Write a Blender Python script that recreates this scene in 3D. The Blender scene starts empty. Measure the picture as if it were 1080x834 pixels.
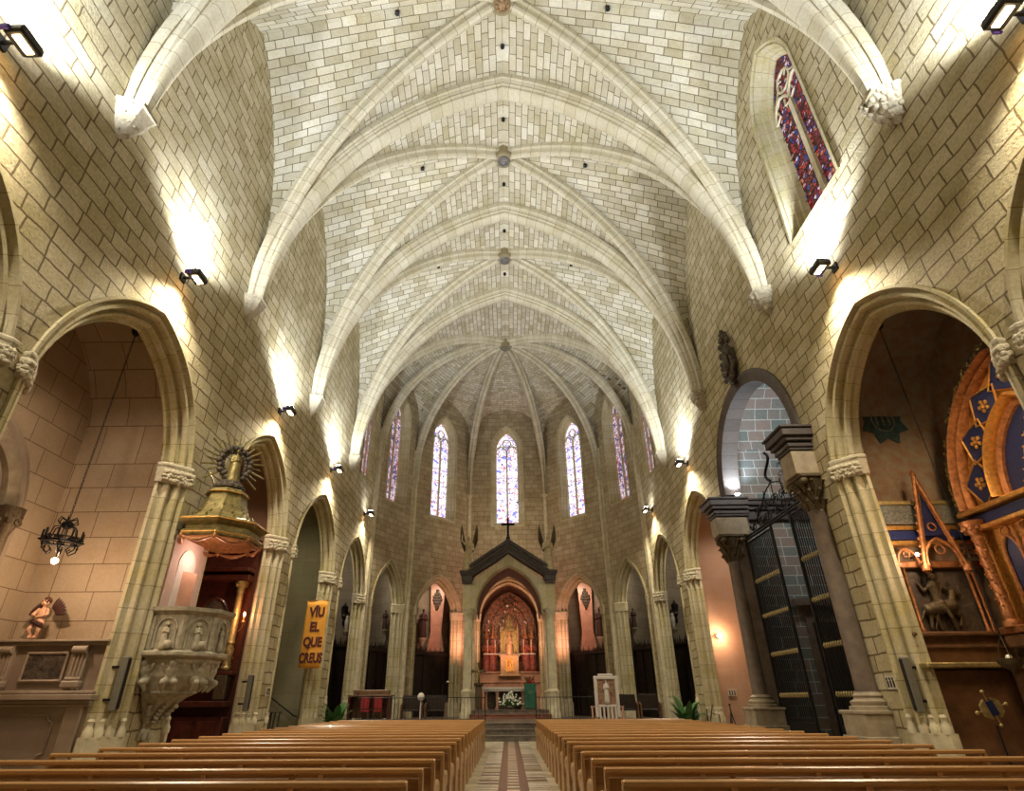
import bpy, bmesh, math, random
from math import sin, cos, pi, sqrt, acos, atan2, radians as R
from mathutils import Vector as V, Matrix
random.seed(7)
SC = bpy.context.scene
COL = SC.collection

# ------------------------------------------------------------------ materials
MATS = {}
def newmat(name):
    m = bpy.data.materials.new(name); m.use_nodes = True
    nt = m.node_tree; nt.nodes.clear()
    out = nt.nodes.new('ShaderNodeOutputMaterial'); b = nt.nodes.new('ShaderNodeBsdfPrincipled')
    nt.links.new(b.outputs[0], out.inputs[0]); MATS[name] = m
    return m, nt, b
def mixc(nt, a, b, fac, mode='MIX'):
    n = nt.nodes.new('ShaderNodeMix'); n.data_type = 'RGBA'; n.blend_type = mode
    for i, v in ((0, fac), (6, a), (7, b)):
        if hasattr(v, 'is_output') or isinstance(v, bpy.types.NodeSocket): nt.links.new(v, n.inputs[i])
        else: n.inputs[i].default_value = v if i == 0 else (v[0], v[1], v[2], 1)
    return n.outputs[2]
def noise(nt, scale, detail=4, rough=.6, coord='Object', vec=None):
    if vec is None:
        t = nt.nodes.new('ShaderNodeTexCoord'); vec = t.outputs[coord]
    n = nt.nodes.new('ShaderNodeTexNoise'); n.inputs['Scale'].default_value = scale
    n.inputs['Detail'].default_value = detail; n.inputs['Roughness'].default_value = rough
    nt.links.new(vec, n.inputs['Vector']); return n
def ramp(nt, val, stops):
    r = nt.nodes.new('ShaderNodeValToRGB'); nt.links.new(val, r.inputs[0])
    el = r.color_ramp.elements
    while len(el) < len(stops): el.new(.5)
    for e, (p, c) in zip(el, stops): e.position = p; e.color = (c[0], c[1], c[2], 1) if len(c) == 3 else c
    return r.outputs[0]
def bump(nt, b, h, strength=.4, dist=.03):
    n = nt.nodes.new('ShaderNodeBump'); n.inputs['Strength'].default_value = strength
    n.inputs['Distance'].default_value = dist; nt.links.new(h, n.inputs['Height']); nt.links.new(n.outputs[0], b.inputs['Normal'])
def plain(name, col, rough=.6, metal=0, var=.25, scale=6, bumpy=0, coat=0):
    m, nt, b = newmat(name)
    n = noise(nt, scale, 5)
    c = ramp(nt, n.outputs[0], [(.3, [x*(1-var) for x in col]), (.7, [min(1, x*(1+var)) for x in col])])
    nt.links.new(c, b.inputs['Base Color']); b.inputs['Roughness'].default_value = rough; b.inputs['Metallic'].default_value = metal
    if bumpy:
        n2 = noise(nt, scale*4, 4); bump(nt, b, n2.outputs[0], bumpy, .02)
    if coat: b.inputs['Coat Weight'].default_value = coat
    return m
def bricks(name, c1, c2, mortar, bw, rh, ms, stain=None, rough=.85, bstr=.5, offset=.5, nstrength=.35, warp=.0, smooth=.15, spec=.3, stainamt=.6):
    m, nt, b = newmat(name)
    uv = nt.nodes.new('ShaderNodeUVMap'); vec = uv.outputs[0]
    if warp:
        wn = noise(nt, .9, 3, .6, vec=vec)
        ma = nt.nodes.new('ShaderNodeVectorMath'); ma.operation = 'MULTIPLY_ADD'
        nt.links.new(wn.outputs[1], ma.inputs[0]); ma.inputs[1].default_value = (warp, warp, 0); nt.links.new(vec, ma.inputs[2])
        vec = ma.outputs[0]
    br = nt.nodes.new('ShaderNodeTexBrick'); nt.links.new(vec, br.inputs[0])
    br.inputs['Scale'].default_value = 1; br.inputs['Brick Width'].default_value = bw; br.inputs['Row Height'].default_value = rh
    br.inputs['Mortar Size'].default_value = ms; br.inputs['Mortar Smooth'].default_value = smooth
    br.inputs['Color1'].default_value = (*c1, 1); br.inputs['Color2'].default_value = (*c2, 1); br.inputs['Mortar'].default_value = (*mortar, 1)
    br.offset = offset; br.squash_frequency = 3; br.squash = .8
    n = noise(nt, 1.1, 5, .6, 'Object'); n2 = noise(nt, 14, 6, .7, 'Object')
    c = mixc(nt, br.outputs[0], ramp(nt, n2.outputs[0], [(.25, (.62, .62, .6)), (.65, (1.0, 1.0, 1.0))]), nstrength*2, 'MULTIPLY')
    if stain:
        f = ramp(nt, n.outputs[0], [(.42, (0, 0, 0)), (.68, (stainamt, stainamt, stainamt))])
        c = mixc(nt, c, stain, f, 'MULTIPLY')
    nt.links.new(c, b.inputs['Base Color']); b.inputs['Roughness'].default_value = rough; b.inputs['Specular IOR Level'].default_value = spec
    inv = nt.nodes.new('ShaderNodeMath'); inv.operation = 'MULTIPLY_ADD'
    nt.links.new(br.outputs[1], inv.inputs[0]); inv.inputs[1].default_value = -1.0
    nt.links.new(n2.outputs[0], inv.inputs[2])
    bump(nt, b, inv.outputs[0], bstr, .04)
    return m
def glow(name, col, s):
    m = bpy.data.materials.new(name); m.use_nodes = True; nt = m.node_tree; nt.nodes.clear()
    o = nt.nodes.new('ShaderNodeOutputMaterial'); e = nt.nodes.new('ShaderNodeEmission')
    e.inputs[0].default_value = (*col, 1); e.inputs[1].default_value = s; nt.links.new(e.outputs[0], o.inputs[0]); MATS[name] = m
    return m

bricks('wall_stone', (.55, .475, .285), (.74, .665, .465), (.22, .165, .085), .74, .35, .019, stain=(.66, .60, .40), warp=.17, bstr=1.0, nstrength=.5)
bricks('apse_stone', (.42, .345, .215), (.55, .465, .31), (.22, .17, .10), .62, .34, .014, stain=(.6, .52, .4), warp=.05, bstr=.6, nstrength=.45)
bricks('vault_stone', (.52, .47, .33), (.77, .73, .60), (.20, .16, .085), .60, .275, .013, stain=(.80, .75, .55), warp=.05, bstr=.8, nstrength=.25)
bricks('rib_stone', (.60, .55, .40), (.71, .66, .51), (.32, .27, .16), .62, 40, .010, stain=(.8, .75, .6), offset=0, bstr=.3, nstrength=.3)
bricks('jamb_stone', (.56, .50, .33), (.65, .59, .42), (.34, .29, .16), .62, 40, .009, stain=(.80, .76, .48), offset=0, bstr=.3, nstrength=.35, stainamt=.8)
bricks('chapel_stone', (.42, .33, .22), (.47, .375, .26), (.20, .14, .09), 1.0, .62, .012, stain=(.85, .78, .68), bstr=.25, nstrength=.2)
bricks('pink_wall', (.48, .34, .245), (.51, .37, .27), (.44, .27, .18), 1.6, .9, .006, stain=(.9, .8, .72), bstr=.12, nstrength=.2)
bricks('grey_wall', (.27, .245, .155), (.30, .275, .18), (.22, .19, .14), 1.0, .6, .008, stain=(.8, .78, .7), bstr=.2, nstrength=.2)
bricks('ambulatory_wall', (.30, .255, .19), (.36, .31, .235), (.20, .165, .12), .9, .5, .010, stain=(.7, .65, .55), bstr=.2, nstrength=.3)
bricks('tile_wall', (.19, .24, .235), (.33, .26, .23), (.62, .66, .64), .62, .33, .013, bstr=.1, nstrength=.4, smooth=.05, rough=.5)
bricks('dark_arch_stone', (.115, .095, .085), (.16, .13, .115), (.06, .05, .05), .7, 40, .012, offset=0, bstr=.3, nstrength=.35, rough=.6)
bricks('floor_stone', (.25, .20, .13), (.34, .27, .17), (.12, .09, .06), .8, .8, .008, stain=(.7, .6, .5), rough=.35, bstr=.1, nstrength=.3)
plain('plain_stone', (.56, .50, .34), .85, var=.22, scale=3, bumpy=.4)
plain('white_stone', (.48, .43, .31), .8, var=.22, scale=14, bumpy=.6)
plain('carved_stone', (.36, .325, .235), .8, var=.3, scale=9, bumpy=.6)
plain('brown_stone', (.17, .13, .10), .55, var=.25, scale=4, bumpy=.3)
plain('pale_brown_stone', (.33, .27, .185), .6, var=.25, scale=4, bumpy=.3)
plain('plaster_tan', (.33, .26, .19), .6, var=.1, scale=3, bumpy=.1)
plain('plaster_panel', (.27, .21, .155), .55, var=.1, scale=3, bumpy=.1)
plain('iron', (.018, .018, .02), .45, .6, var=.2)
plain('black_metal', (.02, .02, .022), .4, .3, var=.1)
plain('old_bronze', (.12, .09, .05), .5, .6, var=.4, scale=20, bumpy=.5)
plain('dark_carving', (.085, .065, .045), .55, .1, var=.5, scale=14, bumpy=.7)
plain('gold', (.75, .42, .12), .33, .85, var=.3, scale=12, bumpy=.4)
plain('dull_gold', (.42, .33, .14), .42, .65, var=.35, scale=9, bumpy=.5)
plain('green_gold', (.23, .185, .065), .42, .45, var=.5, scale=9, bumpy=.4)
plain('copper_gold', (.36, .15, .055), .38, .5, var=.5, scale=10, bumpy=.5)
plain('orange_gold', (.56, .27, .055), .5, .3, var=.5, scale=16, bumpy=.6)
plain('blue_enamel', (.012, .02, .085), .4, 0, var=.35, scale=18, bumpy=.3)
plain('dark_retable', (.075, .018, .010), .35, 0, var=.4, scale=5, bumpy=.2, coat=.3)
plain('brown_wood', (.15, .075, .035), .4, 0, var=.35, scale=4, bumpy=.2, coat=.2)
plain('choir_wood', (.022, .013, .009), .45, 0, var=.4, scale=4, bumpy=.2)
plain('skin', (.62, .36, .22), .5, var=.1, scale=10)
plain('hair_brown', (.10, .03, .012), .6, var=.3, scale=40, bumpy=.8)
plain('drape_dark', (.05, .018, .014), .6, var=.3, scale=10)
plain('marble_white', (.62, .58, .52), .4, var=.12, scale=6)
plain('green_cloth', (.012, .10, .055), .7, var=.35, scale=6)
plain('red_cloth', (.30, .015, .02), .6, var=.3, scale=10)
plain('leaf', (.045, .14, .03), .5, var=.5, scale=20)
plain('petal', (.85, .84, .72), .6, var=.1, scale=20)
plain('banner_cloth', (.80, .36, .045), .75, var=.08, scale=4, bumpy=.1)
plain('letter_cloth', (.10, .018, .015), .8, var=.1)
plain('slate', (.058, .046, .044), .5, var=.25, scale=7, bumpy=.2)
plain('grey_speaker', (.17, .165, .13), .5, .2, var=.1)
plain('white_paint', (.66, .60, .55), .5, var=.08)
plain('pink_marble', (.56, .31, .21), .45, var=.2, scale=2.5, bumpy=.05)
plain('grey_marble', (.36, .35, .31), .4, var=.3, scale=4)
plain('step_stone', (.15, .125, .10), .35, var=.5, scale=4)
plain('red_step', (.22, .085, .055), .4, var=.3, scale=4)
plain('painted_figure', (.28, .075, .05), .55, .1, var=.8, scale=9, bumpy=.4)
plain('purple_lens', (.10, .06, .45), .2, .2)
def wood(name, c1, c2, rough=.32):
    m, nt, b = newmat(name)
    t = nt.nodes.new('ShaderNodeTexCoord'); mp = nt.nodes.new('ShaderNodeMapping'); mp.inputs['Scale'].default_value = (.5, 9, 9)
    nt.links.new(t.outputs['Object'], mp.inputs[0])
    n = noise(nt, 3, 6, .6, vec=mp.outputs[0])
    nt.links.new(ramp(nt, n.outputs[0], [(.3, c1), (.7, c2)]), b.inputs['Base Color'])
    b.inputs['Roughness'].default_value = rough; b.inputs['Coat Weight'].default_value = .25
    bump(nt, b, n.outputs[0], .1, .01)
    return m
wood('pew_wood', (.27, .135, .042), (.38, .20, .07))
wood('pew_rail', (.42, .22, .075), (.53, .29, .11), .25)
wood('pew_arm', (.56, .37, .16), (.66, .45, .21), .3)
def fresco():
    m, nt, b = newmat('fresco')
    n = noise(nt, 1.6, 6, .65); n2 = noise(nt, 5, 5, .6)
    c = ramp(nt, n.outputs[1], [(.2, (.07, .08, .08)), (.45, (.22, .17, .11)), (.6, (.30, .27, .19)), (.8, (.14, .18, .19))])
    c = mixc(nt, c, ramp(nt, n2.outputs[0], [(.4, (.3, .28, .22)), (.6, (.30, .12, .06)), (.75, (.07, .10, .12))]), .45)
    nt.links.new(c, b.inputs['Base Color']); b.inputs['Roughness'].default_value = .8
fresco()
def painting(name, base, accents, scale):
    m, nt, b = newmat(name)
    n = noise(nt, scale, 5, .6); n2 = noise(nt, scale*2.3, 4, .6)
    c = ramp(nt, n.outputs[0], [(.35, base), (.5, accents[0]), (.6, base), (.72, accents[1])])
    c = mixc(nt, c, ramp(nt, n2.outputs[0], [(.45, base), (.65, accents[2])]), .4)
    nt.links.new(c, b.inputs['Base Color']); b.inputs['Roughness'].default_value = .5
    bump(nt, b, n2.outputs[0], .8, .05)
painting('relief_dark', (.06, .05, .04), [(.10, .07, .045), (.13, .08, .045), (.06, .05, .045)], 3)
painting('icon_paint', (.20, .045, .03), [(.50, .36, .15), (.62, .55, .42), (.10, .10, .16)], 5)
painting('retable_carving', (.055, .018, .014), [(.42, .24, .12), (.48, .34, .28), (.20, .04, .03)], 4.5)
painting('dark_painting', (.04, .03, .025), [(.16, .12, .08), (.20, .16, .11), (.07, .09, .08)], 3.5)
def stained(name, stops, strength, scale, lead=.06):
    m = bpy.data.materials.new(name); m.use_nodes = True; nt = m.node_tree; nt.nodes.clear(); MATS[name] = m
    o = nt.nodes.new('ShaderNodeOutputMaterial'); e = nt.nodes.new('ShaderNodeEmission'); g = nt.nodes.new('ShaderNodeBsdfGlossy')
    g.inputs['Roughness'].default_value = .25; g.inputs[0].default_value = (.06, .06, .06, 1)
    a = nt.nodes.new('ShaderNodeAddShader'); nt.links.new(e.outputs[0], a.inputs[0]); nt.links.new(g.outputs[0], a.inputs[1]); nt.links.new(a.outputs[0], o.inputs[0])
    uv = nt.nodes.new('ShaderNodeUVMap')
    v = nt.nodes.new('ShaderNodeTexVoronoi'); v.inputs['Scale'].default_value = scale; nt.links.new(uv.outputs[0], v.inputs[0])
    v2 = nt.nodes.new('ShaderNodeTexVoronoi'); v2.feature = 'DISTANCE_TO_EDGE'; v2.inputs['Scale'].default_value = scale; nt.links.new(uv.outputs[0], v2.inputs[0])
    n = noise(nt, 1.7, 2, .5, vec=uv.outputs[0])
    sep = nt.nodes.new('ShaderNodeSeparateColor'); nt.links.new(v.outputs['Color'], sep.inputs[0])
    mx = nt.nodes.new('ShaderNodeMath'); mx.operation = 'MULTIPLY_ADD'; nt.links.new(n.outputs[0], mx.inputs[0]); mx.inputs[1].default_value = .9
    m2 = nt.nodes.new('ShaderNodeMath'); m2.operation = 'MULTIPLY_ADD'; nt.links.new(sep.outputs[0], m2.inputs[0]); m2.inputs[1].default_value = .75; m2.inputs[2].default_value = -.32
    nt.links.new(m2.outputs[0], mx.inputs[2])
    c = ramp(nt, mx.outputs[0], stops); nt.nodes[-1].color_ramp.interpolation = 'CONSTANT'
    l = ramp(nt, v2.outputs['Distance'], [(lead*.5, (.0, .0, .01)), (lead, (1, 1, 1))])
    c = mixc(nt, c, l, 1.0, 'MULTIPLY')
    nt.links.new(c, e.inputs[0]); e.inputs[1].default_value = strength
stained('apse_glass', [(0, (.22, .22, .75)), (.17, (.72, .62, .95)), (.34, (1, .95, 1)), (.60, (1, .84, .9)), (.74, (.80, .18, .24)), (.80, (.97, .94, 1.0)), (.95, (.2, .2, .7))], 1.35, 5.0, .045)
stained('apse_glass_side', [(0, (.12, .10, .25)), (.25, (.62, .45, .55)), (.42, (.8, .62, .66)), (.6, (.42, .20, .22)), (.72, (.5, .12, .14)), (.82, (.7, .6, .7))], .9, 6)
stained('nave_glass', [(0, (.05, .05, .22)), (.2, (.22, .02, .02)), (.38, (.05, .02, .02)), (.46, (.50, .05, .05)), (.56, (.55, .22, .12)), (.62, (.75, .65, .85)), (.66, (.20, .02, .04)), (.80, (.06, .06, .26)), (.92, (.6, .35, .15))], .7, 7.5, .10)
glow('lamp_white', (1, .97, 1), 60)
glow('lamp_warm', (1, .62, .32), 40)
glow('flame', (1, .45, .18), 14)
M = MATS

# ------------------------------------------------------------------ mesh helpers
def locof(o):
    l = V((0, 0, 0))
    while o is not None: l += o.location; o = o.parent
    return l
class MB:
    def __init__(s): s.v = []; s.f = []; s.uv = []; s.mi = []; s.cur = 0
    def vert(s, p): s.v.append(tuple(p)); return len(s.v)-1
    def face(s, idx, uv=None): s.f.append(tuple(idx)); s.uv.append(uv); s.mi.append(s.cur)
    def quad(s, a, b, c, d, uv=None):
        n = len(s.v); s.v += [tuple(a), tuple(b), tuple(c), tuple(d)]; s.face((n, n+1, n+2, n+3), uv)
    def box(s, c, size, rot=None, taper=1.0, bev=0):
        hx, hy, hz = size[0]/2, size[1]/2, size[2]/2
        c = V(c); n = len(s.v)
        if bev:
            b = min(bev, hx*.49, hy*.49, hz*.49)
            bm = bmesh.new(); bmesh.ops.create_cube(bm, size=1, matrix=Matrix.Diagonal((size[0], size[1], size[2], 1)))
            bmesh.ops.bevel(bm, geom=bm.edges[:], offset=b, segments=1, affect='EDGES'); bm.verts.ensure_lookup_table()
            for v in bm.verts:
                p = v.co
                if rot: p = rot @ p
                s.v.append(tuple(c+p))
            for f in bm.faces: s.face([n+v.index for v in f.verts])
            bm.free(); return
        P = []
        for z in (-hz, hz):
            k = taper if z > 0 else 1
            for x, y in ((-hx, -hy), (hx, -hy), (hx, hy), (-hx, hy)):
                p = V((x*k, y*k, z))
                if rot: p = rot @ p
                P.append(tuple(c+p))
        s.v += P
        for f in ((3, 2, 1, 0), (4, 5, 6, 7), (0, 1, 5, 4), (1, 2, 6, 5), (2, 3, 7, 6), (3, 0, 4, 7)): s.face([n+i for i in f])
    def prism(s, pts, d):            # polygon pts (3D) extruded by vector d
        d = V(d); n = len(s.v); k = len(pts)
        s.v += [tuple(V(p)) for p in pts]+[tuple(V(p)+d) for p in pts]
        s.face([n+i for i in range(k)][::-1]); s.face([n+k+i for i in range(k)])
        for i in range(k): j = (i+1) % k; s.face((n+i, n+j, n+k+j, n+k+i))
    def tube(s, pts, r, seg=8, cap=True, closed=False):
        pts = [V(p) for p in pts]; k = len(pts); rs = r if isinstance(r, (list, tuple)) else [r]*k
        n0 = len(s.v); prev = None
        for i, p in enumerate(pts):
            if closed: t = pts[(i+1) % k]-pts[i-1]
            else: t = pts[min(i+1, k-1)]-pts[max(i-1, 0)]
            if t.length < 1e-9: t = V((0, 0, 1))
            t.normalize()
            if prev is None:
                a = V((0, 0, 1)) if abs(t.z) < .9 else V((1, 0, 0)); prev = t.cross(a).normalized()
            prev = (prev-t*prev.dot(t)).normalized(); b = t.cross(prev)
            for j in range(seg):
                an = 2*pi*j/seg; s.v.append(tuple(p+(prev*cos(an)+b*sin(an))*rs[i]))
        for i in range(k if closed else k-1):
            i2 = (i+1) % k
            for j in range(seg):
                j2 = (j+1) % seg; s.face((n0+i*seg+j, n0+i*seg+j2, n0+i2*seg+j2, n0+i2*seg+j))
        if cap and not closed:
            s.face([n0+j for j in range(seg)][::-1]); s.face([n0+(k-1)*seg+j for j in range(seg)])
    def lathe(s, c, prof, seg=16, a0=0, a1=2*pi, sx=1, sy=1, twist=0):
        c = V(c); full = abs(a1-a0-2*pi) < 1e-6; n = len(s.v); ns = seg if full else seg+1
        for (r, z) in prof:
            for j in range(ns):
                a = a0+(a1-a0)*j/seg+twist; s.v.append((c.x+r*cos(a)*sx, c.y+r*sin(a)*sy, c.z+z))
        for i in range(len(prof)-1):
            for j in range(seg):
                j2 = (j+1) % ns; s.face((n+i*ns+j, n+i*ns+j2, n+(i+1)*ns+j2, n+(i+1)*ns+j))
        if full:
            s.face([n+j for j in range(ns)][::-1]); s.face([n+(len(prof)-1)*ns+j for j in range(ns)])
    def ball(s, c, r, seg=10, rings=6, rot=None):
        if not isinstance(r, (tuple, list)): r = (r, r, r)
        c = V(c); n = len(s.v)
        for i in range(1, rings):
            t = pi*i/rings
            for j in range(seg):
                a = 2*pi*j/seg; p = V((r[0]*sin(t)*cos(a), r[1]*sin(t)*sin(a), r[2]*cos(t)))
                if rot: p = rot @ p
                s.v.append(tuple(c+p))
        for sgn in (1, -1):
            p = V((0, 0, sgn*r[2]))
            if rot: p = rot @ p
            s.v.append(tuple(c+p))
        top = len(s.v)-2; bot = top+1
        for i in range(rings-2):
            for j in range(seg):
                j2 = (j+1) % seg; s.face((n+i*seg+j, n+(i+1)*seg+j, n+(i+1)*seg+j2, n+i*seg+j2))
        for j in range(seg):
            j2 = (j+1) % seg; s.face((top, n+j, n+j2)); s.face((bot, n+(rings-2)*seg+j2, n+(rings-2)*seg+j))
    def grid(s, rows, uvs=None, close=False):   # rows of 3D points
        n = len(s.v); k = len(rows[0])
        for r in rows: s.v += [tuple(p) for p in r]
        for i in range(len(rows)-1):
            for j in range(k if close else k-1):
                j2 = (j+1) % k
                uv = None
                if uvs: uv = (uvs[i][j], uvs[i][j2], uvs[i+1][j2], uvs[i+1][j])
                s.face((n+i*k+j, n+i*k+j2, n+(i+1)*k+j2, n+(i+1)*k+j), uv)
    def build(s, name, mat, parent=None, smooth=False, world=True):
        off = locof(parent) if (parent and world) else V((0, 0, 0))
        me = bpy.data.meshes.new(name)
        me.from_pydata([(a-off.x, b-off.y, c-off.z) for a, b, c in s.v], [], s.f)
        mats = mat if isinstance(mat, (list, tuple)) else [mat]
        for m in mats: me.materials.append(MATS[m])
        if len(mats) > 1: me.polygons.foreach_set('material_index', s.mi)
        if any(u is not None for u in s.uv):
            l = me.uv_layers.new(name='UVMap'); i = 0
            for f, u in zip(s.f, s.uv):
                for q in range(len(f)):
                    if u is not None: l.data[i].uv = u[q]
                    i += 1
        if smooth:
            me.polygons.foreach_set('use_smooth', [True]*len(me.polygons))
            try: me.set_sharp_from_angle(angle=R(40))
            except Exception: pass
        me.update()
        o = bpy.data.objects.new(name, me); COL.objects.link(o)
        if parent: o.parent = parent
        return o
def tag(o, label=None, cat=None, group=None, kind=None):
    if label: o['label'] = label
    if cat: o['category'] = cat
    if group: o['group'] = group
    if kind: o['kind'] = kind
    return o
def empty(name, loc, label=None, cat=None, group=None, kind=None):
    o = bpy.data.objects.new(name, None); o.empty_display_size = .2; COL.objects.link(o); o.location = loc
    return tag(o, label, cat, group, kind)
def copy_tree(o, parent=None):
    c = o.copy(); COL.objects.link(c)
    if parent: c.parent = parent
    for ch in list(o.children): copy_tree(ch, c)
    return c
def sculpt(name, parts, mat, parent=None, voxel=.03, dmat=None):
    """one continuous surface grown from overlapping limbs: ('c',p,q,r1,r2) capsules, ('b',c,(rx,ry,rz)) ellipsoids"""
    mb = MB()
    for p in parts:
        if p[0] == 'c':
            a, b = V(p[1]), V(p[2]); mb.tube([a, (a+b)/2, b], [p[3], (p[3]+p[4])/2, p[4]], 12); mb.ball(a, p[3]); mb.ball(b, p[4])
        else: mb.ball(p[1], p[2], 16, 10, p[3] if len(p) > 3 else None)
    o = mb.build(name, mat, parent)
    md = o.modifiers.new('r', 'REMESH'); md.mode = 'VOXEL'; md.voxel_size = voxel; md.use_smooth_shade = True
    sm = o.modifiers.new('s', 'SMOOTH'); sm.iterations = 3; sm.factor = .5
    dg = bpy.context.evaluated_depsgraph_get(); me = bpy.data.meshes.new_from_object(o.evaluated_get(dg))
    o.modifiers.clear(); old = o.data; o.data = me; bpy.data.meshes.remove(old)
    me.polygons.foreach_set('use_smooth', [True]*len(me.polygons))
    return o
def figure_parts(c, h, face=(0, -1), arms='folded', robe=True, wide=1.0):
    """a standing robed person: head 1/7 of the height"""
    c = V(c); f = V((face[0], face[1], 0)).normalized(); r = V((f.y*-1, f.x, 0))*1.0; u = V((0, 0, 1))
    k = h/1.75; P = []
    def p(a, b, z): return c+(r*a+f*b)*k+u*z*k
    P.append(('c', p(0, 0, .08), p(0, 0, .95), .25*k*wide, .17*k*wide))
    P.append(('c', p(-.1, .06, .05), p(-.09, .04, .9), .13*k, .12*k)); P.append(('c', p(.12, .08, .05), p(.08, .03, .9), .12*k, .11*k))
    P.append(('c', p(0, 0, .9), p(0, 0, 1.32), .16*k, .17*k)); P.append(('c', p(-.13, 0, 1.36), p(.13, 0, 1.36), .09*k, .09*k))
    P.append(('c', p(0, 0, 1.36), p(0, .01, 1.52), .065*k, .055*k)); P.append(('b', p(0, .02, 1.64), (.085*k, .1*k, .12*k)))
    P.append(('b', p(0, .115, 1.62), (.022*k, .022*k, .03*k)))
    if arms == 'folded':
        for s in (-1, 1):
            P.append(('c', p(s*.2, 0, 1.34), p(s*.25, .03, 1.05), .06*k, .05*k)); P.append(('c', p(s*.25, .03, 1.05), p(s*.05, .22, 1.16), .05*k, .04*k))
    elif arms == 'up':
        P.append(('c', p(-.2, 0, 1.34), p(-.36, .1, 1.5), .06*k, .05*k)); P.append(('c', p(-.36, .1, 1.5), p(-.34, .15, 1.8), .05*k, .035*k))
        P.append(('c', p(.2, 0, 1.34), p(.26, .05, 1.02), .06*k, .05*k)); P.append(('c', p(.26, .05, 1.02), p(.12, .22, 1.1), .05*k, .04*k))
    return P
def text_mesh(txt, size, depth, name, mat, parent, mtx, bold=.0):
    cu = bpy.data.curves.new(name, 'FONT'); cu.body = txt; cu.size = size; cu.extrude = depth; cu.offset = bold; cu.align_x = 'CENTER'; cu.align_y = 'CENTER'
    o = bpy.data.objects.new(name, cu); COL.objects.link(o)
    dg = bpy.context.evaluated_depsgraph_get(); me = bpy.data.meshes.new_from_object(o.evaluated_get(dg))
    bpy.data.objects.remove(o); bpy.data.curves.remove(cu)
    off = Matrix.Translation(-locof(parent)) if parent else Matrix()
    me.transform(off @ mtx); me.materials.clear(); me.materials.append(MATS[mat])
    o = bpy.data.objects.new(name, me); COL.objects.link(o)
    if parent: o.parent = parent
    return o
def spot(loc, target, energy, col, size, blend=.6, rad=.1, name='spot'):
    l = bpy.data.lights.new(name, 'SPOT'); l.energy = energy; l.color = col; l.spot_size = R(size); l.spot_blend = blend; l.shadow_soft_size = rad
    o = bpy.data.objects.new(name, l); COL.objects.link(o); o.location = loc
    o.rotation_euler = (V(target)-V(loc)).to_track_quat('-Z', 'Y').to_euler(); return o
def point(loc, energy, col, rad=.1, name='lamp_light'):
    l = bpy.data.lights.new(name, 'POINT'); l.energy = energy; l.color = col; l.shadow_soft_size = rad
    o = bpy.data.objects.new(name, l); COL.objects.link(o); o.location = loc; return o

# ------------------------------------------------------------------ plan of the church
PIER = [-5.2, 1.2, 7.6, 14.0, 20.45, 26.85]      # centres of the nave piers along Y
ZS = 12.5                                         # where the vault springs
KZ = 23.2                                         # web height at the keystones
CAPZ = 6.45
OPEN = [(-4.7, .6), (1.75, 7.35), (7.85, 13.15), (14.9, 19.95), (21.0, 26.25)]
PF = 0.65                                         # choir platform height
E_, F_, G_ = (7.97, 32.6), (6.25, 36.3), (2.8, 39.9)
BOSS = (0, 32.4)

class Arc:       # pointed opening in a wall plane
    def __init__(s, s0, s1, zs, za, z0=0):
        s.s0, s.s1, s.zs, s.za, s.z0 = s0, s1, zs, za, z0
        s.w = (s1-s0)/2; s.h = za-zs; s.r = (s.w**2+s.h**2)/(2*s.w); s.m = (s0+s1)/2
    def top(s, x):
        x = min(max(x, s.s0), s.s1); x = x-s.s0 if x <= s.m else s.s1-x
        return s.zs+sqrt(max(0, s.r**2-(s.r-x)**2))
    def path(s, i, z0, n=12, nj=1):      # inset i: up the left jamb, over the arch, down the right one
        rr = s.r-i; th = acos(max(-1, min(1, (s.r-s.w)/rr))); P = []
        L = [(s.s0+i, z0+(s.zs-z0)*k/nj) for k in range(nj)]
        for k in range(n+1):
            t = th*k/n; L.append((s.s0+s.r-rr*cos(t), s.zs+rr*sin(t)))
        Rr = [(2*s.m-a, b) for a, b in L[::-1]]
        return L+Rr[1:]
class Frame:     # vertical wall plane from P to Q; d > 0 goes away from the nave
    def __init__(s, P, Q, out):
        s.P = V((P[0], P[1], 0)); q = V((Q[0], Q[1], 0)); s.L = (q-s.P).length; s.t = (q-s.P)/s.L
        n = V((s.t.y, -s.t.x, 0)); s.n = n if n.dot(V((out[0], out[1], 0))) > 0 else -n
    def at(s, a, z, d=0): return s.P+s.t*a+s.n*d+V((0, 0, z))
def wall_strips(mb, fr, opens, top, samples, z0=0, d=0, uo=0):
    ss = set(samples)
    for o in opens:
        for k in range(25): ss.add(o['s0']+(o['s1']-o['s0'])*k/24)
    ss = sorted(ss); e = 1e-5
    def iv(x, xin):
        cuts = sorted([(o['bot'](x), o['top'](x)) for o in opens if o['s0'] <= xin <= o['s1']])
        z = z0; out = []
        for a, b in cuts:
            out.append((z, max(a, z))); z = b
        out.append((z, top(x))); return out
    for a, b in zip(ss, ss[1:]):
        if b-a < 1e-6: continue
        mid = (a+b)/2; A, B = iv(a, mid), iv(b, mid)
        for (p, q), (r_, t_) in zip(A, B):
            if q-p < 1e-4 and t_-r_ < 1e-4: continue
            mb.quad(fr.at(a, p, d), fr.at(b, r_, d), fr.at(b, t_, d), fr.at(a, q, d), ((a+uo, p), (b+uo, r_), (b+uo, t_), (a+uo, q)))
def arc_open(A, z0=-.01): return dict(s0=A.s0, s1=A.s1, bot=lambda x: z0, top=A.top, A=A)
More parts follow.
